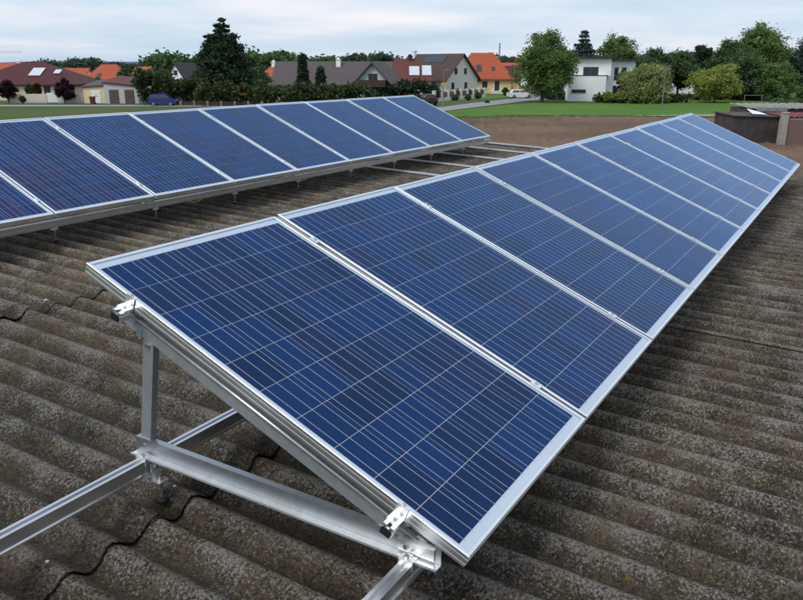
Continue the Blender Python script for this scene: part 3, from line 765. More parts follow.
def body_gable(T, w, d, h, hr, mat, axis='x', hip=False, base=-.1):
    m = MB(); W, Dd = (w, d) if axis == 'x' else (d, w)
    vs = [(-W/2, -Dd/2, base), (W/2, -Dd/2, base), (W/2, Dd/2, base), (-W/2, Dd/2, base), (-W/2, -Dd/2, h), (W/2, -Dd/2, h), (W/2, Dd/2, h), (-W/2, Dd/2, h)]
    fs = [(0,3,2,1), (0,1,5,4), (2,3,7,6)]
    if hip: fs += [(1,2,6,5), (3,0,4,7)]
    else: vs += [(-W/2, 0, h+hr), (W/2, 0, h+hr)]; fs += [(1,2,6,9,5), (3,0,4,8,7), (4,5,9,8), (6,7,8,9)]
    if axis == 'y': vs = [(-y, x, z) for x, y, z in vs]
    m.add(vs, fs); return m.build('wall', mat, T)
def chimney(T, roof, x, y, z0, z1, mat, s=.35):
    m = MB(); m.box((x-s, y-s, z0), (x+s, y+s, z1)); m.box((x-s-.08, y-s-.08, z1), (x+s+.08, y+s+.08, z1+.12)); m.box((x-s*.5, y-s*.5, z1+.12), (x+s*.5, y+s*.5, z1+.35)); m.build('chimney', mat, roof)
def roof_item(roof, name, x0, x1, f0, f1, d, h, hr, mat, framem=frame_d, front=True, lift=.28):
    """flat panel / skylight on the roof slope that faces local -Y: f = 0 eave .. 1 ridge"""
    def pt(x, f, k): return Vector((x, -d/2 * (1 - f), h + hr * f + k))
    m = MB(); vs = [pt(x0, f0, lift), pt(x1, f0, lift), pt(x1, f1, lift), pt(x0, f1, lift)] + [pt(x0, f0, lift + .08), pt(x1, f0, lift + .08), pt(x1, f1, lift + .08), pt(x0, f1, lift + .08)]
    m.add(vs, [(0,3,2,1), (4,5,6,7), (0,1,5,4), (1,2,6,5), (2,3,7,6), (3,0,4,7)]); o = m.build(name, framem, roof)
    e = .06; g = MB(); df = e / max(.1, math.hypot(d/2, hr))
    g.add([pt(x0+e, f0+df, lift+.09), pt(x1-e, f0+df, lift+.09), pt(x1-e, f1-df, lift+.09), pt(x0+e, f1-df, lift+.09)], [(0,1,2,3)]); 
    g.build('pane', mat, roof); return o
def house(name, label, u0, u1, D, v_eave, v_ridge, depth, wall, tiles, axis='x', hip=0.0, yaw=0.0, ov=.45):
    p = at((u0 + u1) / 2, D); W = abs(u1 - u0) * (D * CP + 0) / 757.0 / CP * .955
    T = thing(name, label, 'house', p + lvl(0, depth/2, 0), FACE + yaw)
    h = zat(v_eave, D); hr = max(.6, zat(v_ridge, D + depth/2) - h) if axis == 'x' else zat(v_ridge, D) - h
    body_gable(T, W, depth, h, hr, wall, axis, hip > 0)
    r = roof_gable(T, W, depth, h, hr, tiles, ov, axis, hip=hip)
    return T, r, W, depth, h, hr

# --- far left: orange roof behind, maroon hip roof house with skylights
T, r, W, d, h, hr = house('house', 'orange tiled roof behind the maroon hip roof at the left edge', -30, 26, 150, 76, 64, 9, w_cream, t_orange)
windows(T, [(-3, -1.8, 1, 2.2), (1.8, 3, 1, 2.2)], -d/2); chimney(T, r, 2.2, 1, h + hr*.5, h + hr + .5, w_white)
T, r, W, d, h, hr = house('house', 'low house with dark maroon hip roof and pale skylights at the left', -38, 76, 121, 84.5, 63.5, 13, w_cream, t_maroon, hip=7.5)
roof_item(r, 'skylight', -0.7+1.6, 2.9, .30, .68, d, h, hr, collector_m); roof_item(r, 'skylight', 5.0-.4, 5.7, .40, .60, d, h, hr, collector_m)
windows(T, [(-2, -.6, .9, 2.2), (1.2, 2.6, .9, 2.2), (4, 5.2, .9, 2.2)], -d/2)
# orange roofs in the middle distance left
T, r, W, d, h, hr = house('house', 'orange roofed house with small white gable beside the maroon roof', 57, 84, 170, 80, 69, 8, w_cream, t_orange, ov=.3)
m = MB(); m.box((2.2, -4.4, h-1.2), (4.2, -3.0, h + .5)); m.prism([(-4.6, h+.5), (-4.6, h+.55), (-2.2, h+.55), (-2.2, h+.5)], 2.0, 4.4); m.build('dormer', w_white, r)
T, r, W, d, h, hr = house('house', 'wide bright orange roof behind the yellow garage', 80, 124, 155, 84.5, 65.5, 11, w_cream, t_orange, hip=3.2)
windows(T, [(-3, -1.8, 1, 2.2), (1.8, 3, 1, 2.2)], -d/2); roof_item(r, 'skylight', -1.5, -.7, .3, .5, d, h, hr, pane_m)
T, r, W, d, h, hr = house('house', 'distant small orange roof left of the tall hedge', 134, 148, 190, 74, 67.5, 7, w_white, t_orange, ov=.3)
windows(T, [(-1, .2, 1, 2.2)], -d/2)
T, r, W, d, h, hr = house('house', 'white gabled house with dark roof above the left hedge', 174, 193, 150, 77, 63.5, 6, w_white, t_dark, axis='y', yaw=R(-24))
windows(T, [(-.5, .5, h + .2, h + 1.3), (-1.8, -.8, h - 1.8, h - .6)], -d/2)

# --- garages
def garage(name, label, u0, u1, D, v_eave_l, v_eave_r, depth, wall, roofm, doors, split=None):
    a, b = at(u0, D), at(u1, D); W = (b - a).length; hl, hr_ = zat(v_eave_l, D), zat(v_eave_r, D)
    T = thing(name, label, 'garage', (a + b) / 2, FACE)
    m = MB(); vs = [(-W/2, 0, -.1), (W/2, 0, -.1), (W/2, depth, -.1), (-W/2, depth, -.1), (-W/2, 0, hl), (W/2, 0, hr_), (W/2, depth, hr_ + .5), (-W/2, depth, hl + .5)]
    m.add(vs, [(0,3,2,1), (4,5,6,7), (0,1,5,4), (1,2,6,5), (2,3,7,6), (3,0,4,7)]); m.build('wall', wall, T)
    m = MB(); o = .18; vs = [(-W/2-o, -o, hl), (W/2+o, -o, hr_), (W/2+o, depth+o, hr_ + .8), (-W/2-o, depth+o, hl + .8)]; vs = [(x, y, z + .02) for x, y, z in vs] + [(x, y, z + .2) for x, y, z in vs]
    m.add(vs, [(0,3,2,1), (4,5,6,7), (0,1,5,4), (1,2,6,5), (2,3,7,6), (3,0,4,7)]); m.build('roof', roofm, T)
    for (x0, x1, z1, mat) in doors:
        x0, x1 = -W/2 + W * x0, -W/2 + W * x1
        dr = MB(); dr.box((x0, -.05, 0), (x1, .05, z1)); 
        for k in range(4): dr.box((x0 + .06, -.075, .12 + k * (z1 - .1) / 4), (x1 - .06, -.05, (k + 1) * (z1 - .1) / 4))
        g = dr.build('garage_door', mat, T); MB().box(((x0+x1)/2 - .12, -.12, 1.0), ((x0+x1)/2 + .12, -.076, 1.06)).build('handle', iron_m, g)
    return T
garage('garage', 'small peach garage with white door left of the grey double garage', 84.5, 106, 112, 88, 86.2, 6, w_peach, t_grey, [(.36, .80, 1.75, door_white)])
garage('garage', 'grey double garage with two brown doors and a red sloping roof', 105.6, 139, 111, 83.4, 86.8, 7, w_grey, t_red, [(.14, .42, 1.9, door_brown), (.60, .88, 1.9, door_brown)])
# --- garden wall with gate at the left
a, b = at(8, 113), at(84, 113); ln = (b - a).length
T = thing('garden_wall', 'low cream garden wall along the street at the left', 'wall', (a + b) / 2, FACE)
MB().box((-ln/2, -.12, -.1), (ln*.02, .12, 1.25)).build('wall_section', w_cream, T); MB().box((ln*.17, -.12, -.1), (ln/2, .12, 1.25)).build('wall_section', w_cream, T)
MB().box((-ln/2, -.14, 0), (ln*.02, -.121, .3)).box((ln*.17, -.14, 0), (ln/2, -.121, .3)).build('plinth', w_grey, T)
m = MB(); m.box((ln*.025, -.05, .05), (ln*.165, .05, 1.4)); g = m.build('gate', door_white, T)
m = MB()
for k in range(6): m.box((ln*.03 + k*ln*.0225, -.07, .1), (ln*.03 + k*ln*.0225 + .02*ln, -.051, 1.36))
m.build('gate_board', door_white, g)
def bin_(u, D, label, mat):
    p = at(u, D); T = thing('waste_bin', label, 'bin', p, FACE)
    m = MB(); m.add([(-.25, -.28, .05), (.25, -.28, .05), (.25, .28, .05), (-.25, .28, .05), (-.3, -.34, .95), (.3, -.34, .95), (.3, .34, .95), (-.3, .34, .95)], [(0,3,2,1), (4,5,6,7), (0,1,5,4), (1,2,6,5), (2,3,7,6), (3,0,4,7)]); m.build('body', mat, T)
    MB().cbox((-.33, -.37, .951), (.33, .37, 1.03), .02).build('lid', mat, T)
    for s in (-1, 1): MB().tube([(s*.27, .33, .1), (s*.33, .33, .1)], .1, 10).build('wheel', tyre_m, T)
bin_(93, 109, 'dark red waste bin before the white garage door', rough_mat('dark_red_plastic', (0.13, 0.03, 0.025)))

# --- shrubs at the left
def bush(label, u, D, vt, vb, wpx, mat, seed, name='bush', n_cl=46):
    rng = random.Random(seed); p = at(u, D); h = zat(vt, D); w = wpx * D / 757; z0 = max(.15, zat(vb, D))
    t = thing(name, label, 'bush', p, 0); crown_round(w, h - z0, z0, rng, n_cl=n_cl, per=46, size=.2, lobes=5).build('foliage', mat, t)
    tk = MB()
    for k in range(4):
        g = k * 1.6 + .3; tk.tube([(0, 0, -.05), (.1 * math.cos(g), .1 * math.sin(g), h * .3), (w * .2 * math.cos(g), w * .2 * math.sin(g), h * .7)], [.08, .06, .02], 6)
    tk.build('stem', bark_m, t); return t
bush('round dark purple tree in front of the maroon roof, at the left edge', 9, 112.5, 80, 99, 20, leaf_red, 1, 'purple_tree')
bush('round dark purple tree between the white gate and the peach garage', 65, 111.8, 79.5, 100, 24, leaf_red, 2, 'purple_tree')
bush('rust coloured shrub behind the garden wall', 39, 116, 82, 99, 10, leaf_rust, 3)
bush('dark green shrub behind the garden wall, left of the rust one', 31, 116, 84, 99, 9, leaf_dark, 4)
bush('low green shrub in front of the garden wall', 23, 111.5, 96, 103, 6.5, leaf_dark, 5)
bush('dark round tree between the orange roofs and the hedge', 128, 122, 63, 96, 20, leaf_dark, 6)
bush('green shrub behind the peach garage', 101, 122, 77, 95, 14, leaf_mid, 7)
bush('light green shrub over the grey garage roof', 115, 124, 79, 95, 12, leaf_olive, 8)

hedge('tall_hedge', 'tall dark hedge behind the blue van', 140, 172, 108, 70, leaf_hedge, 2.6, .12, 11)
hedge('tall_hedge', 'dark hedge between the blue van and the big conifer', 169, 208, 108, 79, leaf_hedge, 2.4, .10, 15)
hedge('tall_hedge', 'clipped dark hedge in front of the long grey roof', 256, 372, 106, 85.5, leaf_hedge, 2.2, .12, 12)
hedge('tall_hedge', 'lower dark hedge under the big conifer', 198, 262, 104, 84.5, leaf_hedge, 2.0, .2, 13)
hedge('tall_hedge', 'dark conifer hedge before the red brown roof with collectors', 371, 437, 118, 81, leaf_conif, 2.0, .2, 14)

# --- big conifer and its neighbours
tree('spruce_tree', 'tall dark conifer towering over the left houses', 226, 112, 18, 56, leaf_conif, 'cone', seed=1, per=60, size=.26, power=.62, irregular=.34)
tree('cypress_tree', 'slim dark conifer in front of the grey roof', 304, 112, 53, 14, leaf_conif, 'cone', seed=2, per=34, size=.18)
tree('cypress_tree', 'short slim conifer right of the taller slim one', 321.5, 112, 67, 11, leaf_conif, 'cone', seed=3, per=34, size=.18)
bush('dark bush right beside the big conifer', 262, 111, 66, 98, 28, leaf_dark, 9)

# --- houses centre
T, r, W, d, h, hr = house('house', 'orange tiled roof right behind the big conifer', 262, 296, 140, 76.5, 64, 9, w_cream, t_orange, hip=2.4)
chimney(T, r, -1.2, -1.2, h + hr*.4, h + hr + .3, w_white); windows(T, [(-1.5, -.3, 1, 2.2)], -d/2)
T, r, W, d, h, hr = house('house', 'long house with grey brown roof and balcony gable', 276, 388, 124, 83.2, 62.8, 11, w_pale, t_grey, ov=.8)
chimney(T, r, .8, -1.2, h + hr*.5, h + hr + .45, w_white); roof_item(r, 'skylight', -2.3, -1.6, .45, .62, d, h, hr, collector_m)
windows(T, [(-6.2, -5, 1, 2.3), (-3, -1.8, 1, 2.3), (0.2, 1.4, 1, 2.3), (3.5, 4.7, 1, 2.3)], -d/2)
# crossing gable wing with dark balcony
p = at(378, 118); Wg = zat(62, 118)
G = thing('house', 'pale green gable end with dark timber balcony at the end of the long grey roof', 'house', p + lvl(0, 3, 0), FACE + R(-14))
hw = zat(80, 118); body_gable(G, 4.6, 6, hw, 2.4, w_pale, 'y'); gr = roof_gable(G, 4.6, 6, hw, 2.4, t_grey, .7, 'y')
m = MB(); m.box((-2.2, -4.2, 2.1), (2.2, -3.02, 2.22)); m.box((-2.2, -4.2, 2.22), (2.2, -4.12, 3.1)); m.box((-2.2, -4.12, 2.22), (-2.12, -3.02, 3.1)); m.box((2.12, -4.12, 2.22), (2.2, -3.02, 3.1)); m.build('balcony', wood_dark, G)
windows(G, [(-1, 1, .8, 2.0), (-.7, .7, 2.5, 4.0)], -3.0, frame_d)
T, r, W, d, h, hr = house('house', 'red brown roofed house with two pale solar collectors', 380, 432, 134, 80, 60, 10, w_off, t_red, hip=3.0)
roof_item(r, 'solar_collector', .5, 2.35, .12, .58, d, h, hr, collector_m); roof_item(r, 'solar_collector', 2.7, 4.4, .12, .62, d, h, hr, collector_m)
chimney(T, r, .8, -.4, h + hr*.6, h + hr + .6, t_dark); windows(T, [(-2, -.8, 1, 2.2)], -d/2)

W, d, yw = 12.5, 9.0, R(-44)
h = zat(79, 141); hr = zat(54.8, 141) - h
xd = lvl(math.cos(yw), math.sin(yw), 0)
T = thing('house', 'large brown roofed house with white gable wall', 'house', at(461.5, 141) - xd * (W/2), FACE + yw)
body_gable(T, W, d, h, hr, w_off); r = roof_gable(T, W, d, h, hr, t_brown, .55)
roof_item(r, 'skylight', -1.6, 3.2, .62, .90, d, h, hr, pv_m); chimney(T, r, -5.0, -.5, h + hr*.75, h + hr + .7, w_white)
windows(T, [(-3.6, -2.2, 1, 2.3), (-.6, .8, 1, 2.3), (2.4, 3.8, 1, 2.3)], -d/2)
windows(T, [(-3, -2, 1, 2.4), (.6, 1.6, 1, 2.4), (-2.2, -1.2, 3.6, 4.8), (.4, 1.4, 3.6, 4.8)], W/2, frame_w, 'x+')
T, r, W, d, h, hr = house('house', 'yellow house with steep bright orange hip roof', 456, 511, 152, 77.5, 54, 9, w_yellow, t_orange, hip=3.6, ov=.5)
roof_item(r, 'skylight', -1.4, -.4, .18, .46, d, h, hr, pv_m); roof_item(r, 'skylight', 1.5, 2.2, .22, .38, d, h, hr, pane_m); chimney(T, r, 1.6, .3, h + hr*.6, h + hr + .3, w_white)
windows(T, [(-.4, .8, 1, 2.3), (2.0, 3.1, .2, 2.4), (-3, -2, 1, 2.3)], -d/2, frame_w)
MB().box((1.2, -d/2 - 1.6, 0), (3.6, -d/2 - .02, .5)).build('terrace', w_off, T)
T, r, W, d, h, hr = house('house', 'dark red low roof wing right of the yellow house', 500, 519, 158, 79, 67, 8, w_yellow, t_maroon, ov=.4)
windows(T, [(-1, .2, 1, 2.2)], -d/2)
T, r, W, d, h, hr = house('house', 'distant orange roofs between the yellow house and the big tree', 500, 528, 215, 72, 63.5, 9, w_white, t_orange, ov=.3)
windows(T, [(-2, -1, 1, 2.2), (1, 2, 1, 2.2)], -d/2)
T, r, W, d, h, hr = house('house', 'house with red roof half hidden behind the yellowing tree', 676, 708, 150, 79, 67, 9, w_white, t_red)
windows(T, [(-2.5, -1.3, 1, 2.2), (1.3, 2.5, 1, 2.2)], -d/2)

# --- garden fence with pillars before the gabled house
a, b = at(434, 116), at(484, 132); ln = (b - a).length; n = 8
T = thing('garden_fence', 'white garden fence with square pillars below the white gable', 'fence', (a + b) / 2, math.atan2((b - a).y, (b - a).x))
MB().box((-ln/2, -.12, -.1), (ln/2, .12, .5)).build('plinth', w_off, T)
for i in range(n + 1):
    x = -ln/2 + ln * i / n; m = MB(); m.box((x-.22, -.22, 0), (x+.22, .22, 1.5)); m.box((x-.27, -.27, 1.5), (x+.27, .27, 1.6)); m.build('pillar', w_off, T)
    if i < n:
        for k in range(7):
            xx = x + .3 + k * (ln/n - .6) / 6; MB().box((xx-.06, -.03, .55), (xx+.06, .03, 1.35)).build('picket', wood_dark, T)
bush('dark round shrub at the left end of the garden fence', 455, 121, 95, 104, 7, leaf_dark, 21); bush('dark shrub before the middle of the garden fence', 468, 121, 95, 104, 7, leaf_dark, 22)
bush('dark shrub at the right end of the garden fence', 478, 126, 93, 102, 7, leaf_dark, 23); bush('light green shrub under the white gable', 470, 136, 90, 99, 9, leaf_mid, 24)
bush('round green shrub left under the white gable', 458, 134, 89, 99, 8, leaf_olive, 25); bush('dark shrub beside the dark red wing', 505, 140, 88, 97, 8, leaf_dark, 26)
bush('small clipped bush at the edge of the lawn', 487, 112, 104, 106.8, 4, leaf_dark, 27)

# --- fence behind the blue van
a, b = at(181, 103), at(262, 103); ln = (b - a).length
T = thing('roadside_fence', 'dark roadside fence with pale posts right of the blue van', 'fence', (a + b) / 2, FACE)
for i in range(7):
    x = -ln/2 + ln * i / 6; MB().cbox((x-.12, -.10, 0), (x+.12, .10, .7), .02).build('post', mortar_m, T)
    if i < 6:
        for z in (.15, .40): MB().box((x+.17, -.03, z), (x + ln/6 - .17, .03, z+.2)).build('rail', wood_dark, T)

# --- orange board and yellow sign
p = at(243, 103.5); T = thing('orange_sign', 'small orange board by the hedge under the big conifer', 'sign', p, FACE)
MB().box((-.45, -.03, 1.35), (.45, .03, 1.85)).build('board', orange_m, T)
for s in (-.3, .3): MB().tube([(s, .05, -.1), (s, .05, 1.8)], .03, 8).build('leg', pole_m, T)

# --- cars
def car(label, p, rz, L, H, W, paint, group=None, van=True):
    T = thing('parked_car', label, 'car', p, rz, group)
    prof = [(-L/2, .45), (-L/2, .95), (-L/2+.12, 1.05), (-L/2+.35, H-.05), (-L/2+.55, H), (L*.14, H), (L*.30, 1.05), (L/2-.12, .88), (L/2, .65), (L/2, .35), (L/2-.1, .25), (-L/2+.1, .25)]
    if not van: prof = [(-L/2, .45), (-L/2, .95), (-L/2+.55, 1.0), (-L*.30, H-.03), (-L*.24, H), (L*.06, H), (L*.24, 1.0), (L/2-.15, .82), (L/2, .62), (L/2, .35), (L/2-.1, .25), (-L/2+.1, .25)]
    m = MB(); n = len(prof); vs = []
    for y, k in ((-W/2, 1), (W/2, 1)):
        for x, z in prof:
            inset = max(0, z - .95) / max(.3, H - .95) * .16
            vs.append((x, y - math.copysign(inset, y), z))
    m.add(vs, [tuple(range(n)), tuple(range(n, 2*n))[::-1]] + [(i, n+i, n+(i+1) % n, (i+1) % n) for i in range(n)]); body = m.build('body', paint, T)
    for s in (-1, 1):
        ys = s * (W/2 - .045)
        for (x0, x1, xa, xb) in ((-L/2+.5, -L*.09, -L/2+.62, -L*.09), (-L*.07, L*.26, -L*.07, L*.15)):
            def q(x, z): return (x, s * (W/2 + .004 - max(0, z - .95) / max(.3, H - .95) * .16), z)
            MB().poly([q(x0, 1.02), q(x1, 1.02), q(xb, H-.12), q(xa, H-.12)]).build('window', pane_m, body)
        for x in (-L*.30, L*.30):
            wl = MB().tube([(x, s*(W/2-.18), .31), (x, s*(W/2+.015), .31)], .31, 18).build('wheel', tyre_m, T)
            MB().tube([(x, s*(W/2+.016), .31), (x, s*(W/2+.03), .31)], .19, 12).build('rim', pole_m, wl)
        MB().box((L/2-.09, s*W*.36-.16, .62), (L/2+.012, s*W*.36+.16, .78)).build('headlight', lamp_clear, T); MB().box((-L/2-.012, s*W*.40-.1, .75), (-L/2+.09, s*W*.40+.1, 1.0)).build('tail_light', lamp_red, T)
    x0, x1 = (L*.155, L*.29) if van else (L*.075, L*.23)
    z0, z1 = (1.08, H-.08) if van else (1.03, H-.07)
    MB().poly([(x1+.02, -W/2+.14, z0), (x1+.02, W/2-.14, z0), (x0+.02, W/2-.22, z1), (x0+.02, -W/2+.22, z1)]).build('windscreen', pane_m, body)
    return T
car('small blue van parked before the tall hedge', at(163.5, 104.5), FACE + R(4), 3.7, 1.55, 1.65, car_blue)
car('dark car half hidden behind the far corner of the back row', at(427, 107), FACE + R(110), 3.9, 1.45, 1.65, car_dark, van=False)
car('white car parked in the shade left of the big green tree', at(520, 128), FACE + R(10), 4.2, 1.45, 1.7, car_white, van=False)
car('pale car beyond the big green tree, left of the white house', at(562, 135), FACE + R(5), 4.2, 1.45, 1.7, car_white, van=False)

# --- white modern house
def modern():
    D = 117; T = thing('house', 'white flat roofed modern house on the lawn', 'house', at(600, D), FACE + R(-6))
    s = D / 757.0 * .955; X = lambda u: (u - 600) * s; Z = lambda v: zat(v, D)
    zt, zm = Z(58.5), Z(76)
    MB().box((X(569), 0, -.1), (X(604.5), 9, zm)).build('wall', w_white, T)
    MB().box((X(571.5), .9, zm + .002), (X(609.5), 9, zt)).build('wall', w_white, T)
    MB().box((X(609.5) + .004, 2.4, -.1), (X(635), 9, Z(61))).build('wall', w_white, T)
    MB().box((X(604.5) + .004, 2.0, -.1), (X(609.4), 8.8, zm)).build('wall', w_white, T)
    MB().box((X(570), .3, zt + .003), (X(611), 9.4, zt + .28)).box((X(611) + .004, 1.5, Z(61) + .003), (X(637), 9.4, Z(61) + .3)).build('roof', t_dark, T)
    MB().box((X(569) - .02, -.03, zm + .003), (X(606), .06, zm + .12)).build('parapet', t_dark, T)
    windows(T, [(X(582), X(597), Z(75.6), Z(67))], .9, frame_d); windows(T, [(X(571), X(585), Z(92.6), Z(89.6))], 0, frame_d)
    windows(T, [(X(614.5), X(618.5), Z(80), Z(67.5)), (X(622), X(626.5), Z(80), Z(67.5)), (X(614), X(620), Z(99), Z(86))], 2.4, frame_d)
    windows(T, [(3.0, 4.6, Z(98), Z(83))], X(604.5) , frame_d, 'x+')
modern()
hedge('low_hedge', 'low clipped dark hedge at the foot of the white house', 596, 690, 113, 96.5, leaf_hedge, 1.2, .08, 31)
hedge('low_hedge', 'low dark hedge behind the lawn left of the white house', 546, 569, 124, 92, leaf_dark, 1.4, .12, 32)
hedge('low_hedge', 'low dark hedge behind the lawn under the tall right trees', 690, 760, 122, 96, leaf_hedge, 1.4, .12, 33)

# --- trees right
tree('broadleaf_tree', 'broad green tree on the lawn left of the white house', 542, 114, 26, 72, leaf_mid, seed=4, n_cl=150, per=70, size=.24, lobes=11, v_bot=99)
tree('spruce_tree', 'dark pointed conifer behind the white house roof', 580.5, 132, 31, 42, leaf_blue, 'cone', seed=5, per=46, size=.26, power=.8)
tree('broadleaf_tree', 'broad green tree behind the flat roof of the white house', 615, 138, 33, 60, leaf_mid, seed=6, n_cl=120, per=60, size=.28, lobes=9)
tree('broadleaf_tree', 'dark tree behind the white house at its right side', 650, 134, 47, 50, leaf_dark, seed=7, n_cl=70, per=60, size=.26)
tree('broadleaf_tree', 'dark tree between the willow and the yellowing tree', 677, 136, 50, 46, leaf_dark, seed=8, n_cl=70, per=60, size=.26)
tree('willow_tree', 'round olive green willow right of the white house', 646, 112, 65, 62, leaf_olive, seed=9, n_cl=90, per=66, size=.2, lobes=9, droop=.9, v_bot=101)
tree('broadleaf_tree', 'yellowing round tree on the lawn', 714, 113, 61, 58, leaf_yel, seed=10, n_cl=90, per=62, size=.21, lobes=9, v_bot=101)
tree('broadleaf_tree', 'dark rounded pine behind the red roof', 698, 142, 43, 40, leaf_conif, seed=11, n_cl=60, per=60, size=.28)
tree('broadleaf_tree', 'tallest green tree of the group at the right', 754, 126, 25, 80, leaf_mid, seed=12, n_cl=170, per=80, size=.26, lobes=11, v_bot=98)
tree('broadleaf_tree', 'dark tree at the left of the tall right group', 726, 130, 40, 52, leaf_dark, seed=13, n_cl=120, per=60, size=.26, v_bot=97)
tree('broadleaf_tree', 'dark green tree in the middle of the right group', 742, 121, 50, 54, leaf_dark, seed=14, n_cl=120, per=60, size=.25, v_bot=99)
tree('broadleaf_tree', 'dark bluish tree at the right picture edge', 800, 128, 37, 60, leaf_blue, seed=15, n_cl=130, per=60, size=.26, v_bot=98)
tree('broadleaf_tree', 'green tree before the right group, below its gap', 775, 118, 60, 46, leaf_mid, seed=16, n_cl=70, per=60, size=.23, v_bot=101)
bush('olive shrub left of the small yellow bush at the white house', 608, 111.5, 91.5, 101, 11, leaf_yel, 41); bush('yellow green shrub beside the willow', 619, 111, 90, 101, 12, leaf_yel, 42)
bush('reddish thin tree against the right wall of the white house', 620, 113.5, 70, 92, 12, leaf_rust, 43, n_cl=12)
bush('low bright green bush at the right behind the grey shed roof', 776, 70, 100, 108, 22, leaf_mid, 44); bush('round green bush at the right picture edge', 800, 80, 84, 108, 18, leaf_mid, 45)

# --- lamp posts and mast
def lamp(label, u, D, vt):
    p = at(u, D); h = zat(vt, D); T = thing('street_lamp', label, 'street lamp', p, FACE + R(40))
    MB().tube([(0, 0, -.1), (0, 0, .9), (0, 0, .92), (0, 0, h-.15)], [.09, .085, .06, .04], 10).build('pole', pole_m, T)
    MB().tube([(0, 0, h-.18), (.12, 0, h-.04), (.45, 0, h)], .03, 8).build('arm', pole_m, T)
    hd = MB().cbox((.35, -.11, h-.05), (.85, .11, h+.05), .03).build('lamp_head', pole_m, T); MB().box((.42, -.08, h-.07), (.8, .08, h-.051)).build('lens', lamp_clear, hd)
    return T
lamp('street lamp on the lawn before the willow', 661.5, 92, 68)
L2 = lamp('street lamp with small yellow sign before the brown roofed house', 443, 100, 70)
m = MB(); m.box((-.45, -.08, 2.7), (.45, -.05, 3.1)); s_ = m.build('sign', yellow_m, L2)
p = at(498.5, 230); T = thing('radio_mast', 'thin grey lattice mast rising behind the orange roofs', 'mast', p, 0); h = zat(43, 230)
for k in range(3):
    g = k * 2.094; MB().tube([(.5*math.cos(g), .5*math.sin(g), -.1), (.14*math.cos(g), .14*math.sin(g), h)], .07, 6).build('leg', pole_m, T)
br = MB()
for k in range(14):
    z = h * k / 14; f = .5 - .36 * k / 14
    for q in range(3):
        g, g2 = q * 2.094, (q + 1) * 2.094; br.tube([(f*math.cos(g), f*math.sin(g), z), (f*math.cos(g2), f*math.sin(g2), z + h/14)], .04, 5)
br.build('bracing', pole_m, T)
# tower crane, only the jib tip shows
D = 520; p = at(-45, D); h = zat(52.6, D); T = thing('tower_crane', 'pale red tower crane jib reaching in at the left edge of the sky', 'crane', p, FACE)
m = MB()
for sx in (-.8, .8):
    for sy in (-.8, .8): m.tube([(sx, sy, 0), (sx, sy, h + 1)], .12, 5)
for k in range(14):
    z = h * k / 14
    for (x0, y0, x1, y1) in ((-.8, -.8, .8, -.8), (.8, -.8, .8, .8), (.8, .8, -.8, .8), (-.8, .8, -.8, -.8)): m.tube([(x0, y0, z), (x1, y1, z + h/14)], .07, 4)
m.build('mast', crane_m, T)
m = MB(); jl = 46
for y, z in ((-.6, h), (.6, h), (0, h + 1.0)): m.tube([(-14, y, z), (jl, y, z)], .07, 5)
for k in range(30):
    x = -14 + 60 * k / 30; m.tube([(x, -.6, h), (x + 1, 0, h + 1), (x + 2, .6, h)], .04, 4)
m.build('jib', crane_m, T); MB().box((-14, -.8, h - 2.2), (-11, .8, h - .2)).build('counterweight', concrete_m, T); MB().box((.9, -.7, h - 2.2), (2.2, .7, h - .2)).build('cabin', car_white, T)

# --- sheds at the right
D = 52; Z = lambda v: zat(v, D)
a, b = at(730, D), at(778, D); W = (b - a).length; hL, hR = Z(116.5), Z(118)
T = thing('garden_shed', 'dark brown boarded shed at the right behind the front row', 'shed', (a + b) / 2, FACE + R(6))
m = MB(); m.add([(-W/2, 0, -.1), (W/2, 0, -.1), (W/2, 2.6, -.1), (-W/2, 2.6, -.1), (-W/2, 0, hL), (W/2, 0, hR), (W/2, 2.6, hR + .1), (-W/2, 2.6, hL + .1)], [(0,3,2,1), (4,5,6,7), (0,1,5,4), (1,2,6,5), (2,3,7,6), (3,0,4,7)]); m.build('wall', bitumen_m, T)
nb = 18
for i in range(nb):
    x0 = -W/2 + W * i / nb; dz = random.uniform(-.02, .02)
    MB().box((x0 + .006, -.026 - random.uniform(0, .008), 0), (x0 + W/nb - .006, -.002, hL + (hR - hL) * (i + .5) / nb - .02 + dz)).build('board', bitumen_m, T)
nb2 = 14
for i in range(nb2):
    y0 = 2.6 * i / nb2; MB().box((-W/2 - .024, y0 + .006, 0), (-W/2 - .002, y0 + 2.6/nb2 - .006, hL - .02)).build('board', bitumen_m, T)
m = MB(); m.add([(-W/2-.12, -.15, hL+.02), (W/2+.05, -.15, hR+.02), (W/2+.05, 2.75, hR+.14), (-W/2-.12, 2.75, hL+.14), (-W/2-.12, -.15, hL+.08), (W/2+.05, -.15, hR+.08), (W/2+.05, 2.75, hR+.20), (-W/2-.12, 2.75, hL+.20)], [(0,3,2,1), (4,5,6,7), (0,1,5,4), (1,2,6,5), (2,3,7,6), (3,0,4,7)]); m.build('roof', bitumen_m, T)
# loose pale sheet on its roof
sv = [(-.1, .5, hL + .13), (.75, .2, hL + .11), (.85, 1.3, hL + .20), (.0, 1.5, hL + .42)]
m = MB(); m.add(sv + [(x, y, z + .02) for x, y, z in sv], [(0,3,2,1), (4,5,6,7), (0,1,5,4), (1,2,6,5), (2,3,7,6), (3,0,4,7)])
o = m.build('loose_sheet', tarp_m); o.matrix_world = T.matrix_basis; o.location = T.location; o.rotation_euler = T.rotation_euler; tag(o, 'tilted white sheet lying on the dark brown shed', 'sheet')
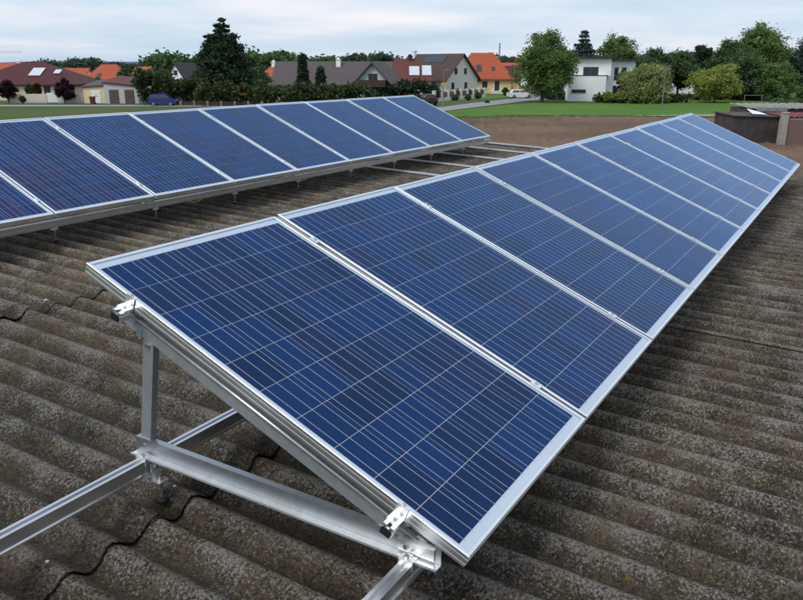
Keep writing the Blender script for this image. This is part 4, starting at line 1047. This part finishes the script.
# concrete post
p = at(780.3, 50.5); T = thing('concrete_post', 'pale concrete post between the brown shed and the brick wall', 'post', p, FACE); hp = zat(114, 50.5)
MB().cbox((-.2, -.17, -.1), (.2, .17, hp), .02).build('shaft', concrete_m, T); MB().cbox((-.2, -.2, hp + .001), (.22, .2, hp + .12), .03).build('cap', concrete_m, T)
# brick wall of single bricks
p = at(800, 50.5); T = thing('brick_wall', 'low weathered brick wall at the right picture edge', 'wall', p, FACE); hb = zat(119, 50.5); Lw = 2.3
MB().box((-Lw/2, .012, -.1), (Lw/2, .30, hb)).build('core', mortar_m, T)
bm = MB().cbox((0, 0, 0), (.235, .12, .068), .004).mesh('brick', brick_m); bh = MB().cbox((0, 0, 0), (.112, .12, .068), .004).mesh('brick', brick_m)
row = 0; z = .01; rng = random.Random(8)
while z < hb - .07:
    x = -Lw/2 + (0 if row % 2 else -.0)
    if row % 2: obj('brick', bh, T, (x, -.005 + rng.uniform(-.006, .004), z)); x += .125
    while x < Lw/2 - .2:
        obj('brick', bm, T, (x, -.005 + rng.uniform(-.008, .004), z)); x += .247
    z += .080; row += 1
# grey roof and red roof behind/above
def slab(name, label, u0, u1, D0, D1, v0, v1, mat, cat='roof', wallm=concrete_m, waves=10):
    z0, z1 = zat(v0, D0), zat(v1, D1); a, b = at(u0, D0, z0), at(u1, D0, z0); W = (b - a).length; dp = D1 - D0
    T = thing(name, label, cat, lvl(0, 0, 0) + Vector(((a.x + b.x)/2, (a.y + b.y)/2, 0)), FACE)
    m = MB(); n = waves * 6; vs = []
    for y, z in ((0, z0), (dp, z1)):
        for i in range(n + 1): vs.append((-W/2 + W*i/n, y, z + .03 * math.sin(i * math.pi / 3)))
    k = n + 1; vs += [(x, y, z - .02) for x, y, z in vs]
    fs = [(i, i+1, k+i+1, k+i) for i in range(n)] + [(2*k+i, 3*k+i, 3*k+i+1, 2*k+i+1) for i in range(n)] + [(i, 2*k+i, 2*k+i+1, i+1) for i in range(n)]
    m.add(vs, fs); m.build('roof', mat, T, True)
    MB().box((-W/2+.1, .15, -.1), (W/2-.1, dp-.15, min(z0, z1) - .06)).build('wall', wallm, T); 
    return T, W, z0
T, W, z0 = slab('outbuilding', 'low outbuilding with grey corrugated roof behind the brown shed', 751, 830, 57, 61, 108.5, 103, sheet_m, 'shed', bitumen_m)
T, W, z0 = slab('outbuilding', 'lean-to with faded red roof over the brick wall', 785, 850, 51.2, 54, 117, 112.5, redsheet_m, 'shed', concrete_m, 12)
a = at(752, 56); T = thing('roof_sheet', 'pale sheet leaning on the outbuilding behind the shed', 'sheet', at(768, 56), FACE)
MB().box((-1.1, 0, zat(111.5, 56)), (1.1, .05, zat(107.8, 56))).build('sheet', sheet_m, T); 
for s in (-1, 1): MB().box((s*1.0-.04, .055, -.1), (s*1.0+.04, .12, zat(108.5, 56))).build('leg', wood_dark, T)
# thin cross bar (clothes frame) on the lawn
p = at(752, 98); T = thing('clothes_frame', 'thin grey cross bar on two posts under the right trees', 'frame', p, FACE); zb = zat(95.3, 98)
MB().tube([(-1.2, 0, zb), (1.2, 0, zb)], .03, 8).build('bar', pole_m, T)
for s in (-1, 1): MB().tube([(s*1.1, 0, -.1), (s*1.1, 0, zb)], .035, 8).build('post', pole_m, T)
